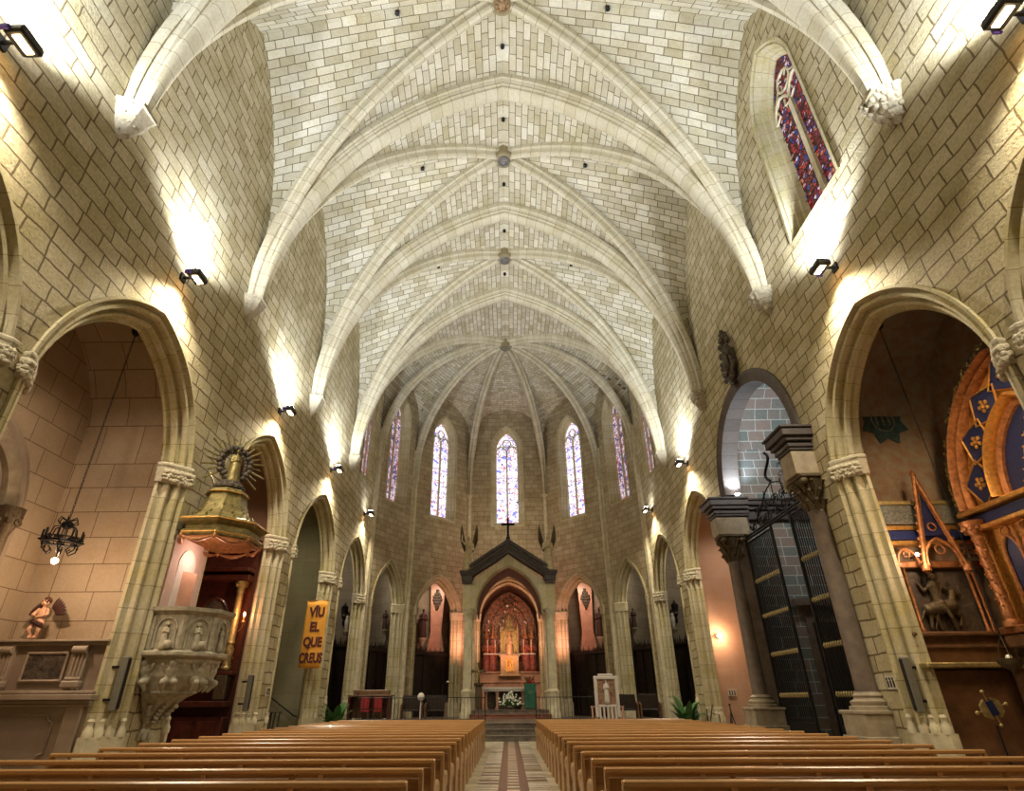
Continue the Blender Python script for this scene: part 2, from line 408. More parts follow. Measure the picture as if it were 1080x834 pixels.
def sweep_arch(mb, fr, A, prof, z0, n=12, k=1):
    rows = []; uvs = []
    pl = 0
    for q, (i, d) in enumerate(prof):
        pts = A.path(i, z0, n); rows.append([fr.at(a, z, d) for a, z in pts])
        if q: pl += sqrt((i-prof[q-1][0])**2+(d-prof[q-1][1])**2)
        L = 0; row = []
        base = A.path(prof[0][0], z0, n)
        for j, (a, z) in enumerate(base):
            if j: L += sqrt((a-base[j-1][0])**2+(z-base[j-1][1])**2)
            row.append((L, pl))
        uvs.append(row)
    mb.grid(rows, uvs)
JP = [(-.07, 0), (-.07, -.07), (-.01, -.07), (.01, 0), (.05, .08), (.11, .01), (.17, .03), (.19, .10), (.15, .20), (.21, .27), (.28, .19), (.33, .2), (.36, .29), (.33, .36), (.40, .40), (.44, .38), (.44, .46)]
JPS = [(-.05, 0), (-.05, -.05), (0, -.05), (.03, .04), (.09, .03), (.13, .09), (.13, .15), (.19, .15), (.24, .2), (.26, .28), (.27, .7)]
ntrim = [0]
def jamb_capital(fr, A, side, z, prof, parent, rich=True):
    """foliage capital that wraps the jamb mouldings"""
    def at(i, d, zz):
        a = A.s0+i if side < 0 else A.s1-i
        return fr.at(a, zz, d)
    imax = max(p[0] for p in prof)
    out = [(-.12, .0), (-.12, -.13), (.0, -.13), (imax*.55, imax*.1), (imax+.07, imax*.62), (imax+.09, .47)]
    neck = [(-.06, .0), (-.06, -.07), (.0, -.07), (imax*.5, imax*.2), (imax+.01, imax*.75), (imax+.02, .47)]
    mb = MB()
    rows = []
    for t, zz in ((0, -.02), (.35, .0), (.45, .1), (.75, .26), (.85, .36)):
        rows.append([at(neck[i][0]*(1-t)+out[i][0]*t, neck[i][1]*(1-t)+out[i][1]*t, z+zz) for i in range(6)])
    for t, zz in ((1.0, .38), (1.12, .40), (1.12, .45), (.6, .48)):
        rows.append([at(neck[i][0]*(1-t)+out[i][0]*t, neck[i][1]*(1-t)+out[i][1]*t, z+zz) for i in range(6)])
    mb.grid(rows)
    rnd = random.Random(int((A.s0*7+side*3)*100) & 0xffff)
    if rich:
        for k in range(34):
            t = k/33*3.9; i = int(t); f = t-i; i = min(i, 4)
            ii = (out[i][0]*.7+neck[i][0]*.3)*(1-f)+(out[i+1][0]*.7+neck[i+1][0]*.3)*f; dd = (out[i][1]*.8+neck[i][1]*.2)*(1-f)+(out[i+1][1]*.8+neck[i+1][1]*.2)*f
            for zz in (.05, .15, .26):
                mb.ball(at(ii, dd, z+zz+rnd.uniform(-.03, .03)), (rnd.uniform(.03, .075), rnd.uniform(.03, .075), rnd.uniform(.03, .08)), 7, 5)
    return mb.build('capital', 'white_stone' if rich else 'plain_stone', parent, smooth=False)
def jamb_base(fr, A, side, z, prof, parent):
    def at(i, d, zz):
        a = A.s0+i if side < 0 else A.s1-i
        return fr.at(a, zz, d)
    imax = max(p[0] for p in prof); mb = MB()
    for k in range(4):                      # small moulded shaft bases on a stepped plinth
        f = k/3; i = -.02+f*imax; d = -.03+f*imax*.85
        c = at(i, d, z)
        mb.lathe(c, [(.095, -.12), (.10, .0), (.07, .05), (.06, .12), (.075, .17), (.05, .22)], 10)
    pts = [at(-.08, .1, 0), at(-.08, -.09, 0), at(.03, -.09, 0), at(imax+.07, imax*.72, 0), at(imax+.07, .47, 0), at(.2, .47, 0)]
    mb.prism([(p.x, p.y, 0) for p in pts], (0, 0, z-.1))
    return mb.build('pier_base', 'plain_stone', parent, smooth=True)
def arcade_arch(fr, A, prof, z0=0, basez=.95, rich=True, sides=(-1, 1), mat='jamb_stone'):
    ntrim[0] += 1
    mb = MB(); sweep_arch(mb, fr, A, prof, z0, 14)
    o = mb.build('trim_%d' % ntrim[0], mat, smooth=True); tag(o, kind='structure')
    for s in sides:
        jamb_capital(fr, A, s, CAPZ-.28, prof, o, rich)
        if basez: jamb_base(fr, A, s, basez, prof, o)
    return o
# ------------------------------------------------------------------ vault
def curve(S, T, z0, stilt, za, n=20):
    """points rising from S (at z0) to T (at za): plumb up to stilt, then a circular arc; equal arc length"""
    S = V((S[0], S[1], 0)); T = V((T[0], T[1], 0)); L = (T-S).length; t = (T-S)/L; H = za-stilt; r = (L*L+H*H)/(2*L)
    th = math.atan2(H, r-L); a0 = stilt-z0; tot = a0+r*th; P = []
    for k in range(n+1):
        s = tot*k/n
        if s <= a0: P.append(S+V((0, 0, z0+s)))
        else:
            q = (s-a0)/r; P.append(S+t*(r-r*cos(q))+V((0, 0, stilt+r*sin(q))))
    return P
def web(mb, A, B, n=8, mode=None, m=0, w=3.2):
    def vside(p):
        x = max(0, w-abs(p.y-m)); r = (w*w+6.4*6.4)/(2*w); th = acos(max(-1, min(1, (r-x)/r))); return r*th-max(0, 14.8-p.z)+20
    def vend(p):
        r = (64+10.65**2)/16; return r*acos(max(-1, min(1, (r-(8-abs(p.x)))/r)))+3
    rows = []; uvs = []; L = 0
    for i, (a, b) in enumerate(zip(A, B)):
        if i: L += (A[i]-A[i-1]).length
        d = (b-a); row = []; ur = []
        for j in range(n+1):
            t = j/n; p = a+d*t; p.z += .10*sin(pi*t)*min(1, i/len(A)*1.2); row.append(p)
            ax = V((abs(d.x), abs(d.y))); ln = d.length
            ur.append((ln*t, L) if not mode else (((math.atan2(p.x, p.y-BOSS[1])*6.5+40, sqrt(p.x**2+(p.y-BOSS[1])**2)+(KZ-p.z)+3)) if mode == 'apse' else (abs(p.x)+7, vside(p)) if mode == 'side' else (p.y+31+m*.13, vend(p))))
        rows.append(row); uvs.append(ur)
    # anchor the courses on the far edge so that stones keep one width
    for row, ur in zip(rows, uvs if not mode else []):
        w = ur[-1][0]
        for q in range(len(ur)): ur[q] = (ur[q][0]-w+40, ur[q][1])
    mb.grid(rows, uvs)
TR = [(-.46, -.05), (-.46, .16), (-.40, .20), (-.34, .17), (-.30, .22), (-.31, .30), (-.24, .34), (-.24, .44), (-.15, .50), (.15, .50), (.24, .44), (.24, .34), (.31, .30), (.30, .22), (.34, .17), (.40, .20), (.46, .16), (.46, -.05)]
DR = [(-.24, -.05), (-.24, .14), (-.17, .18), (-.13, .16), (-.10, .24), (-.11, .33), (-.05, .40), (.05, .40), (.11, .33), (.10, .24), (.13, .16), (.17, .18), (.24, .14), (.24, -.05)]
def rib(mb, S, T, z0, stilt, za, prof, n=26, stop=0, sc=1.08):
    S = V((S[0], S[1], 0)); T = V((T[0], T[1], 0)); L = (T-S).length-stop; t = (T-S).normalized(); full = (T-S).length
    H = za-stilt; r = (full**2+H*H)/(2*full); lat = V((t.y, -t.x, 0)); rows = []; uvs = []
    pl = 0
    for q, (a, b) in enumerate(prof):
        th = acos(max(-1, min(1, (r-L)/(r-b)))); row = []; ur = []
        if q: pl += sqrt((a-prof[q-1][0])**2+(b-prof[q-1][1])**2)
        if stilt > z0: row.append(S+t*b*.74*sc+lat*a*.46*sc+V((0, 0, z0))); ur.append((0, pl))
        for k in range(n+1):
            tp = min(1, r*th*k/n/5.5); tp = tp*(2-tp); fa = (.46+.54*tp)*sc; fb_ = (.74+.26*tp)*sc; B = b*fb_ if b > 0 else b
            th2 = acos(max(-1, min(1, (r-L)/(r-b*sc)))); w = th2*k/n; row.append(S+t*(r-(r-B)*cos(w))+lat*a*fa+V((0, 0, stilt+(r-B)*sin(w)))); ur.append((stilt-z0+r*th*k/n, pl))
        rows.append(row); uvs.append(ur)
    mb.grid(rows, uvs)
vault = empty('ceiling', (0, 15, KZ), kind='structure')
w = MB(); NB = len(PIER)-1
for b in range(NB):
    p0, p1 = PIER[b], PIER[b+1]; m = (p0+p1)/2
    for sx in (-1, 1):
        for p, in ((p0,), (p1,)):
            S = (8*sx, p); d = curve(S, (0, m), ZS, ZS, KZ)
            web(w, curve(S, (8*sx, m), ZS, 14.8, 21.2), d, 8, 'side', m, (p1-p0)/2)
            web(w, curve(S, (0, p), ZS, ZS, 23.1), d, 8, 'end')
# choir bay and apse
for sx in (-1, 1):
    D = (8*sx, PIER[-1]); d = curve(D, BOSS, ZS, ZS, KZ)
    web(w, curve(D, (0, PIER[-1]), ZS, ZS, 23.1), d, 8, 'end')
    cs = [(D, ZS, ZS), ((E_[0]*sx, E_[1]), 14.6, 15.4), ((F_[0]*sx, F_[1]), 14.6, 15.4), ((G_[0]*sx, G_[1]), 14.6, 15.4)]
    for (A, za0, zat), (B, zb0, zbt) in zip(cs, cs[1:]):
        mid = ((A[0]+B[0])/2, (A[1]+B[1])/2)
        web(w, curve(A, mid, za0, 19.0, 21.8), curve(A, BOSS, za0, zat, KZ), 8, 'apse'); web(w, curve(B, mid, zb0, 19.0, 21.8), curve(B, BOSS, zb0, zbt, KZ), 8, 'apse')
    G = cs[-1][0]; web(w, curve(G, (0, G_[1]), 14.6, 19.0, 21.8), curve(G, BOSS, 14.6, 15.4, KZ), 8, 'apse')
w.build('vault_web', 'vault_stone', vault, smooth=True)
for b in range(NB+1):
    mb = MB()
    for sx in (-1, 1): rib(mb, (8*sx, PIER[b]), (0, PIER[b]), ZS, ZS, 23.12, TR)
    mb.build('transverse_arch', 'rib_stone', vault, smooth=True)
for b in range(NB):
    p0, p1 = PIER[b], PIER[b+1]; m = (p0+p1)/2
    for sx in (-1, 1):
        for p in (p0, p1):
            mb = MB(); rib(mb, (8*sx, p), (0, m), ZS, ZS, KZ+.02, DR, stop=.12); mb.build('diagonal_rib', 'rib_stone', vault, smooth=True)
for sx in (-1, 1):
    for c, z0, st in (((8, PIER[-1]), ZS, ZS), (E_, 14.6, 15.4), (F_, 14.6, 15.4), (G_, 14.6, 15.4)):
        mb = MB(); rib(mb, (c[0]*sx, c[1]), BOSS, z0, st, KZ+.02, DR, stop=.2); mb.build('apse_rib', 'rib_stone', vault, smooth=True)
plain('boss_grey', (.16, .15, .14), .6, var=.5, scale=12, bumpy=.6)
plain('boss_gold', (.30, .19, .09), .5, .2, var=.6, scale=12, bumpy=.6)
for q, (x, y, mt) in enumerate([(0, (PIER[b]+PIER[b+1])/2, ('boss_gold' if b in (2,) else 'boss_grey')) for b in range(NB)]+[(0, BOSS[1], 'boss_grey')]):
    mb = MB(); big = q == NB
    mb.lathe((x, y, 22.72), [(.30, -.03), (.40, .0), (.44, .1), (.40, .22), (.44, .55)], 20)
    k = mb.build('keystone', 'rib_stone', vault, smooth=True)
    mb = MB()
    if big:
        for j in range(12): mb.ball((x+.26*cos(j*pi/6), y+.26*sin(j*pi/6), 22.68), (.06, .06, .05), 6, 4)
        mb.lathe((x, y, 22.66), [(.12, 0), (.15, .05)], 12)
    else:
        mb.lathe((x, y, 22.60), [(.05, -.03), (.12, .0), (.16, .03), (.24, .02), (.28, .06), (.30, .12)], 16)
        for j in range(8): mb.ball((x+.2*cos(j*pi/4), y+.2*sin(j*pi/4), 22.60), (.06, .06, .05), 6, 4)
    mb.build('carved_disc', mt, k, smooth=True)
# small vent holes in the web
def webz(y, x=0): return KZ-.02
mb = MB()
for b in range(1, NB+1):
    ym = (PIER[b]+(PIER[b+1] if b < NB else BOSS[1]+.0))/2 if b < NB else None
    if b < NB:
        for dy in (-1.7, 1.7): mb.lathe((0, ym+dy, KZ-.10), [(.075, 0), (.075, .2)], 8)
        for sx in (-1, 1): mb.lathe((3.6*sx, ym, KZ-.95), [(.085, 0), (.085, .25)], 8)
mb.build('vent_hole', 'iron', vault)

# ------------------------------------------------------------------ nave walls
BAYTOP = {}
def nave_top(y):
    P = PIER+[E_[1]]
    for a, b in zip(P, P[1:]):
        if a-1e-6 <= y <= b+1e-6:
            return Arc(a, b, 14.8 if b < 30 else 19.0, 21.2 if b < 30 else 21.8).top(y)
    return 14.8
def samples(a, b, n): return [a+(b-a)*k/n for k in range(n+1)]
FR = {-1: Frame((-8, 0), (-8, 10), (-1, 0)), 1: Frame((8, 0), (8, 10), (1, 0))}
arcs = {s: [Arc(a, b, 6.15, 9.45) for a, b in OPEN]+[Arc(27.45, 32.3, 6.15, 9.2)] for s in (-1, 1)}
PORT = dict(y0=14.1, y1=20.5, c=17.3, z=8.1, r=3.2)
def portal_top(y): return PORT['z']+sqrt(max(0, PORT['r']**2-(y-PORT['c'])**2))
WIN = [Arc(c-1.2, c+1.2, 17.4, 19.5) for c in (-2.0, 4.4, 10.75)]       # right nave windows
WDE = Arc(29.9-1.0, 29.9+1.0, 18.3, 20.1)
SILL = 12.7
def win_open(A, sill=SILL): return dict(s0=A.s0, s1=A.s1, bot=lambda x: sill, top=A.top)
for s, nm in ((-1, 'wall_left'), (1, 'wall_right')):
    op = [arc_open(A, 0) for q, A in enumerate(arcs[s]) if not (s == 1 and q == 3)]
    if s == 1:
        op.append(dict(s0=PORT['y0'], s1=PORT['y1'], bot=lambda x: 0, top=portal_top)); op += [win_open(A) for A in WIN]
    op.append(win_open(WDE))
    ss = []
    for a, b in zip(PIER+[E_[1]], (PIER+[E_[1]])[1:]): ss += [a+(b-a)*(1-cos(pi*k/32))/2 for k in range(33)]
    mb = MB(); wall_strips(mb, FR[s], op, nave_top, ss, 0, 0, uo=(0 if s < 0 else 37.3)); o = mb.build(nm, 'wall_stone'); tag(o, kind='structure')
    # inner skin of the same wall seen from inside the chapels
    op2 = [arc_open(Arc(A.s0+.44, A.s1-.44, A.zs, A.top(A.m)-.46), 0) for q, A in enumerate(arcs[s]) if not (s == 1 and q == 3)]
    if s == 1: op2.append(dict(s0=PORT['y0'], s1=PORT['y1'], bot=lambda x: 0, top=portal_top))
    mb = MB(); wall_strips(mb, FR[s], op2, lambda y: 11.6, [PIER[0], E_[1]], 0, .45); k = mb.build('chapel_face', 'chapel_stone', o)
mb = MB()
fb = Frame((-8, PIER[0]), (8, PIER[0]), (0, -1))
wall_strips(mb, fb, [], Arc(0, 16, ZS, 23.1).top, samples(0, 16, 40)); tag(mb.build('wall_back', 'wall_stone'), kind='structure')
for s in (-1, 1):
    for q, A in enumerate(arcs[s]):
        if s == 1 and q == 3: continue
        arcade_arch(FR[s], A, JP, 0 if q < 5 else PF, 1.0 if q < 5 else 1.5)
# hood line strip between the spring capitals on each pier
# ------------------------------------------------------------------ apse walls
FAC = []
for s in (-1, 1):
    FAC.append((Frame((E_[0]*s, E_[1]), (F_[0]*s, F_[1]), (s, .3)), Arc(.62, 3.62, 6.25, 9.0), s, 'EF'))
    FAC.append((Frame((F_[0]*s, F_[1]), (G_[0]*s, G_[1]), (s*.5, 1)), Arc(.66, 4.42, 6.2, 8.8), s, 'FG'))
FAC.append((Frame((-G_[0], G_[1]), (G_[0], G_[1]), (0, 1)), Arc(.42, 5.18, 6.15, 8.95), 0, 'GG'))
APS = []
nw = [0]
def window(fr, A, sill, depth, glass, name_extra=None, twolights=True):
    """pointed window: splayed frame, two lights with a mullion, cusped heads, small lights in the tracery"""
    nw[0] += 1
    w = empty('window_%d' % nw[0], fr.at(A.m, sill, depth), kind='structure')
    prof = [(-.10, 0), (-.10, -.05), (-.02, -.05), (.0, .02), (.05, .05), (.08, .02), (.12, depth*.4), (.17, depth*.45), (.2, depth*.75), (.26, depth*.8), (.30, depth-.02), (.36, depth+.1)]
    mb = MB(); sweep_arch(mb, fr, A, prof, sill, 12)
    mb.quad(fr.at(A.s0-.1, sill, -.04), fr.at(A.s1+.1, sill, -.04), fr.at(A.s1-.3, sill+.35, depth+.1), fr.at(A.s0+.3, sill+.35, depth+.1), ((0, 0), (2, 0), (2, .5), (0, .5)))
    mb.quad(fr.at(A.s0-.1, sill-.12, -.04), fr.at(A.s1+.1, sill-.12, -.04), fr.at(A.s1+.1, sill, -.04), fr.at(A.s0-.1, sill, -.04), ((0, 0), (2, 0), (2, .1), (0, .1)))
    mb.build('window_frame', 'jamb_stone', w, smooth=True)
    I = Arc(A.s0+.3, A.s1-.3, A.zs, A.top(A.m)-.36); zb = sill+.33
    g = MB(); xs = samples(I.s0, I.s1, 24)
    for a, b in zip(xs, xs[1:]):
        g.quad(fr.at(a, zb, depth+.05), fr.at(b, zb, depth+.05), fr.at(b, I.top(b), depth+.05), fr.at(a, I.top(a), depth+.05), ((a, zb), (b, zb), (b, I.top(b)), (a, I.top(a))))
    g.build('stained_glass', glass, w)
    zt = I.zs-.25
    t = MB(); t.box(fr.at(I.m, (zb+zt)/2, depth), ((.11 if glass != 'nave_glass' else .17), .11, zt-zb), Matrix.Rotation(atan2(fr.t.y, fr.t.x), 3, 'Z'))
    t.build('mullion', 'plain_stone', w)
    t = MB(); hw = (I.s1-I.s0)/2
    for c in (I.m-hw/2, I.m+hw/2):
        L = Arc(c-hw/2, c+hw/2, zt, zt+hw*.72); t.tube([fr.at(a, z, depth) for a, z in L.path(0, zt, 8)], .05, 6)
        for q in (-1, 1): t.tube([fr.at(c+q*hw*.45, zt+.02, depth), fr.at(c+q*hw*.2, zt+.12, depth), fr.at(c+q*hw*.25, zt+hw*.4, depth)], .032, 5)
    cc = fr.at(I.m, zt+hw*1.02, depth); rr = hw*.38
    t.tube([cc+fr.t*rr*cos(k*pi/8)+V((0, 0, rr*sin(k*pi/8))) for k in range(16)], .045, 6, closed=True)
    for k in range(4):
        an = pi/4+k*pi/2; t.tube([cc+fr.t*rr*cos(an)+V((0, 0, rr*sin(an))), cc+fr.t*rr*.45*cos(an)+V((0, 0, rr*.45*sin(an)))], .03, 5)
    for q in (-1, 1): t.tube([fr.at(I.m+q*rr, zt+hw*1.0, depth), fr.at(I.m+q*hw*.93, zt+hw*.55, depth)], .035, 5)
    t.build('tracery', 'plain_stone', w)
    t = MB(); z = zb+.85
    while z < zt: t.tube([fr.at(I.s0, z, depth+.01), fr.at(I.s1, z, depth+.01)], .014, 4); z += .85
    t.build('saddle_bar', 'iron', w)
    return w
for fr, A, s, nm in FAC:
    L = fr.L; m = L/2; hw = {'EF': 1.02, 'FG': 1.08, 'GG': 1.12}[nm]
    W_ = Arc(m-hw, m+hw, 18.5, 20.3)
    T = Arc(0, L, 19.0, 21.8)
    ss = [L*(1-cos(pi*k/32))/2 for k in range(33)]
    mb = MB(); wall_strips(mb, fr, [arc_open(A, 0), win_open(W_, 12.55)], T.top, ss, 0, 0, uo=random.uniform(0, 9))
    o = mb.build({'EF': 'wall_apse_side', 'FG': 'wall_apse_oblique', 'GG': 'wall_apse_centre'}[nm], 'apse_stone'); tag(o, kind='structure')
    Ai = Arc(A.s0+.44, A.s1-.44, A.zs, A.top(A.m)-.46)
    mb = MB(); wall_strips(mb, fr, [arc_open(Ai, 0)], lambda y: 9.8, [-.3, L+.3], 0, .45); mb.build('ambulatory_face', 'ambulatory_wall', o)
    arcade_arch(fr, A, JP, PF, 1.5, rich=False)
    window(fr, W_, 12.55, .5, 'apse_glass' if nm != 'EF' else 'apse_glass_side')
for s in (-1, 1): window(FR[s], WDE, 12.55, .10, 'apse_glass_side')
for A in WIN[1:]: window(FR[1], A, SILL, .5, 'nave_glass')
window(FR[1], WIN[0], SILL, .5, 'nave_glass')
# corner shafts of the apse
for s in (-1, 1):
    for (x, y) in (E_, F_, G_):
        ntrim[0] += 1; mb = MB(); c = V((x*s, y, 0)); inn = (V((0, 33, 0))-c).normalized(); lat = V((inn.y, -inn.x, 0))
        for a, r in ((0, .15), (-.2, .08), (.2, .08)):
            p = c+inn*(.06 if a == 0 else .0)+lat*a; mb.tube([p+V((0, 0, PF)), p+V((0, 0, 14.7 if a == 0 else 16.8))], r, 10)
        mb.lathe(c+inn*.08+V((0, 0, 14.55)), [(.16, 0), (.2, .08), (.25, .14), (.25, .22)], 12)
        tag(mb.build('trim_%d' % ntrim[0], 'plain_stone', smooth=True), kind='structure')
# flat strip on the corner D (edge of the choir)
for s in (-1, 1):
    ntrim[0] += 1; mb = MB(); mb.box((s*7.93, 32.45, (PF+16)/2), (.22, .32, 16-PF)); tag(mb.build('trim_%d' % ntrim[0], 'plain_stone'), kind='structure')

# ------------------------------------------------------------------ chapels
def chapel(nm, s, y0, y1, depth, mat, vmat=None, spring=7.4, apex=10.2, backmat=None):
    x0, x1 = 8.45*s, (8+depth)*s; A = Arc(y0, y1, spring, apex)
    mb = MB()
    f = Frame((x0, y1), (x1, y1), (0, 1)); L = abs(x1-x0)
    mb.quad(f.at(0, 0), f.at(L, 0), f.at(L, spring), f.at(0, spring), ((0, 0), (L, 0), (L, spring), (0, spring)))
    f2 = Frame((x0, y0), (x1, y0), (0, -1))
    mb.quad(f2.at(0, 0), f2.at(L, 0), f2.at(L, spring), f2.at(0, spring), ((0, 0), (L, 0), (L, spring), (0, spring)))
    o = mb.build('wall_%s_side' % nm, mat); tag(o, kind='structure')
    mb = MB(); fb = Frame((x1, y0), (x1, y1), (s, 0)); wall_strips(mb, fb, [], lambda a: A.top(a+y0)+.5, samples(0, y1-y0, 24))
    mb.build('end_wall', backmat or mat, o)
    mb = MB(); rows = []; uvs = []; n = 24
    for k in range(n+1):
        y = y0+(y1-y0)*(1-cos(pi*k/n))/2; rows.append([V((x0, y, A.top(y))), V((x1, y, A.top(y)))]); uvs.append([(0, k*.3), (L, k*.3)])
    mb.grid(rows, uvs); mb.build('chapel_vault', vmat or mat, o, smooth=True)
    return o
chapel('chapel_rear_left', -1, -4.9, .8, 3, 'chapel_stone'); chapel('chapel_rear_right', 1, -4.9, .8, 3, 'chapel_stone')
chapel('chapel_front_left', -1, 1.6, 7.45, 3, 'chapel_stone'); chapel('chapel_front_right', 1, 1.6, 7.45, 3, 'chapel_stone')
chapel('chapel_angel', -1, 7.7, 13.2, 3.0, 'chapel_stone')
chapel('chapel_organ', -1, 14.6, 20.1, 3.1, 'pink_wall', backmat='dark_retable')
chapel('chapel_stair', -1, 20.7, 26.5, 2.6, 'grey_wall')
chapel('chapel_gilded', 1, 7.7, 13.2, 2.9, 'fresco', 'fresco')
chapel('chapel_portal', 1, 13.8, 20.35, 7.0, 'tile_wall', spring=10, apex=12.5)
chapel('chapel_orange', 1, 20.9, 26.5, 3.0, 'pink_wall')
for s in (-1, 1):       # ambulatory behind the choir arches
    pts = [(8.8, 27.0), (11.4, 27.0), (11.3, 33.6), (9.0, 39.0), (4.3, 43.2), (0, 43.2)]
    for (a, b) in zip(pts, pts[1:]):
        P, Q = (a[0]*s, a[1]), (b[0]*s, b[1]); f = Frame(P, Q, ((a[0]+b[0])*s, 0 if a[1] < 42 else 5)); L = f.L
        mb = MB(); u = random.uniform(0, 5)
        mb.quad(f.at(0, 0), f.at(L, 0), f.at(L, 9.8), f.at(0, 9.8), ((u, 0), (u+L, 0), (u+L, 9.8), (u, 9.8)))
        central = a[1] > 42
        tag(mb.build('wall_ambulatory', 'pink_marble' if central else 'ambulatory_wall'), kind='structure')
    for (a, b) in (((8.75, 32.9), (11.3, 33.6)), ((6.95, 36.9), (9.0, 39.0)), ((3.15, 40.7), (4.3, 43.2))):
        P, Q = (a[0]*s, a[1]), (b[0]*s, b[1]); f = Frame(P, Q, (0, 1)); mb = MB()
        mb.quad(f.at(0, 0), f.at(f.L, 0), f.at(f.L, 9.8), f.at(0, 9.8), ((0, 0), (f.L, 0), (f.L, 9.8), (0, 9.8)))
        tag(mb.build('wall_partition', 'ambulatory_wall' if a[0] > 4 else 'pink_marble'), kind='structure')
mb = MB(); mb.prism([(-11.5, 26.9, 9.75), (11.5, 26.9, 9.75), (11.5, 33.8, 9.75), (9, 39.2, 9.75), (4.3, 43.4, 9.75), (-4.3, 43.4, 9.75), (-9, 39.2, 9.75), (-11.5, 33.8, 9.75)], (0, 0, .1))
# keep the vault space of the choir free: ring only
mb = MB()
ring = [((8.05, 26.9), (11.5, 26.9)), ((8.0, 32.7), (11.4, 33.7)), ((6.3, 36.4), (9.1, 39.1)), ((2.85, 40.0), (4.35, 43.3)), ((0, 40.0), (0, 43.3))]
for s in (-1, 1):
    for (a, b), (c, d) in zip(ring, ring[1:]): mb.quad((a[0]*s, a[1], 9.75), (b[0]*s, b[1], 9.75), (d[0]*s, d[1], 9.75), (c[0]*s, c[1], 9.75))
mb.build('ambulatory_ceiling', 'grey_marble', vault)

# ------------------------------------------------------------------ floor
fl = MB(); fl.quad((-15.2, -5.2, 0), (15.2, -5.2, 0), (15.2, 45, 0), (-15.2, 45, 0), ((-15, -5), (15, -5), (15, 45), (-15, 45)))
floor = fl.build('floor', 'floor_stone'); tag(floor, kind='structure')
for k, y in enumerate((27.3, 27.7, 28.1)):
    z1 = PF*(k+1)/3; mb = MB()
    mb.box((0, (y+45)/2, z1-PF/6+.0), (22, 45-y, PF/3)); mb.box((0, y+.02, z1-.02), (22.02, .10, .05), bev=.012)
    mb.build('step', 'step_stone', floor)
for k, (y, z0, z1) in enumerate(((33.9, PF, .86), (34.4, .86, 1.06))):
    mb = MB(); mb.box((0, (y+43)/2, (z0+z1)/2), (4.3-.2*k, 43-y, z1-z0)); mb.box((0, y+.02, z1-.02), (4.34-.2*k, .1, .045), bev=.012); mb.build('dais_step', 'step_stone' if k else 'red_step', floor)
aisle = MB(); rnd = random.Random(3); z = .004
aisle.cur = 1; aisle.box((0, 15.65, z/2), (1.44, 23.2, z))
y = 4.1; row = 0
while y < 27.2:
    for s in (-1, 1):
        aisle.cur = 2 if (row % 7) else 1
        if row % 2 == 0 or rnd.random() < .6:
            aisle.cur = rnd.choice((0, 0, 3)); aisle.box((s*.51, y, z+.002), (.42, .155, .006))
    if row % 2: aisle.cur = rnd.choice((0, 0, 3)); aisle.box((0, y, z+.002), (.24, .16, .006))
    y += .25; row += 1
y = 4.1
while y < 27.2:
    h = rnd.uniform(.55, .8)
    for s in (-1, 1):
        aisle.cur = rnd.choice((3, 3, 2)); aisle.box((s*.91, y+h/2, z/2), (.37, h-.02, z+.004))
    y += h
plain('tile_light', (.60, .56, .47), .3, var=.12, scale=3); plain('tile_dark', (.13, .085, .065), .3, var=.25, scale=3)
plain('tile_olive', (.40, .36, .24), .35, var=.2, scale=3); plain('tile_mid', (.48, .43, .31), .3, var=.2, scale=3)
aisle.build('aisle_tiles', ['tile_light', 'tile_dark', 'tile_olive', 'tile_mid'], floor)
# ------------------------------------------------------------------ pews
def rotz(a): return Matrix.Rotation(a, 3, 'Z')
ORD = ['first', 'second', 'third', 'fourth', 'fifth', 'sixth', 'seventh', 'eighth', 'ninth', 'tenth', 'eleventh', 'twelfth', 'thirteenth', 'fourteenth', 'fifteenth', 'sixteenth', 'seventeenth', 'eighteenth']
def make_pew(L):
    t = empty('pew', (0, 0, 0)); h = L/2
    mb = MB(); mb.box((0, 0, .885), (L, .075, .05), bev=.018); mb.build('top_rail', 'pew_rail', t)
    mb = MB(); rx = Matrix.Rotation(-R(6), 3, 'X')
    mb.box((0, .035, .60), (L-.1, .025, .44), rx, bev=.006); mb.box((0, .055, .43), (L-.1, .03, .09), rx); mb.build('backrest', 'pew_wood', t)
    mb = MB(); mb.box((0, .30, .43), (L-.08, .44, .035), bev=.012); mb.box((0, .28, .38), (L-.2, .03, .07)); mb.build('seat', 'pew_wood', t)
    for x in (-h+.02, h-.02):
        mb = MB(); pr = [(-.05, 0), (.42, 0), (.44, .08), (.40, .14), (.40, .42), (.46, .50), (.46, .60), (.36, .62), (.14, .64), (.06, .74), (.035, .87), (-.04, .87), (-.05, .4)]
        mb.prism([(x-.02, a, b) for a, b in pr], (.04, 0, 0)); e = mb.build('end_panel', 'pew_wood', t)
        s = 1 if x > 0 else -1
        mb = MB(); mb.tube([(x, .05, .68), (x, .16, .655), (x, .40, .64), (x, .475, .61), (x, .50, .54), (x, .47, .47)], [.026, .03, .032, .032, .028, .02], 8); mb.build('armrest', 'pew_arm', e, smooth=True)
    for x in (-h*.52, -h*.02, h*.5):
        mb = MB(); mb.box((x, -.008, .60), (.055, .035, .52), bev=.008); mb.box((x, .2, .2), (.04, .34, .40)); mb.build('support', 'pew_wood', t)
    mb = MB(); mb.box((0, -.16, .62), (L-.3, .14, .02), bev=.006); mb.build('book_ledge', 'pew_rail', t)
    mb = MB(); mb.box((0, -.30, .17), (L-.3, .17, .045), bev=.015); mb.build('kneeler', 'pew_wood', t)
    return t
pp = make_pew(5.24)
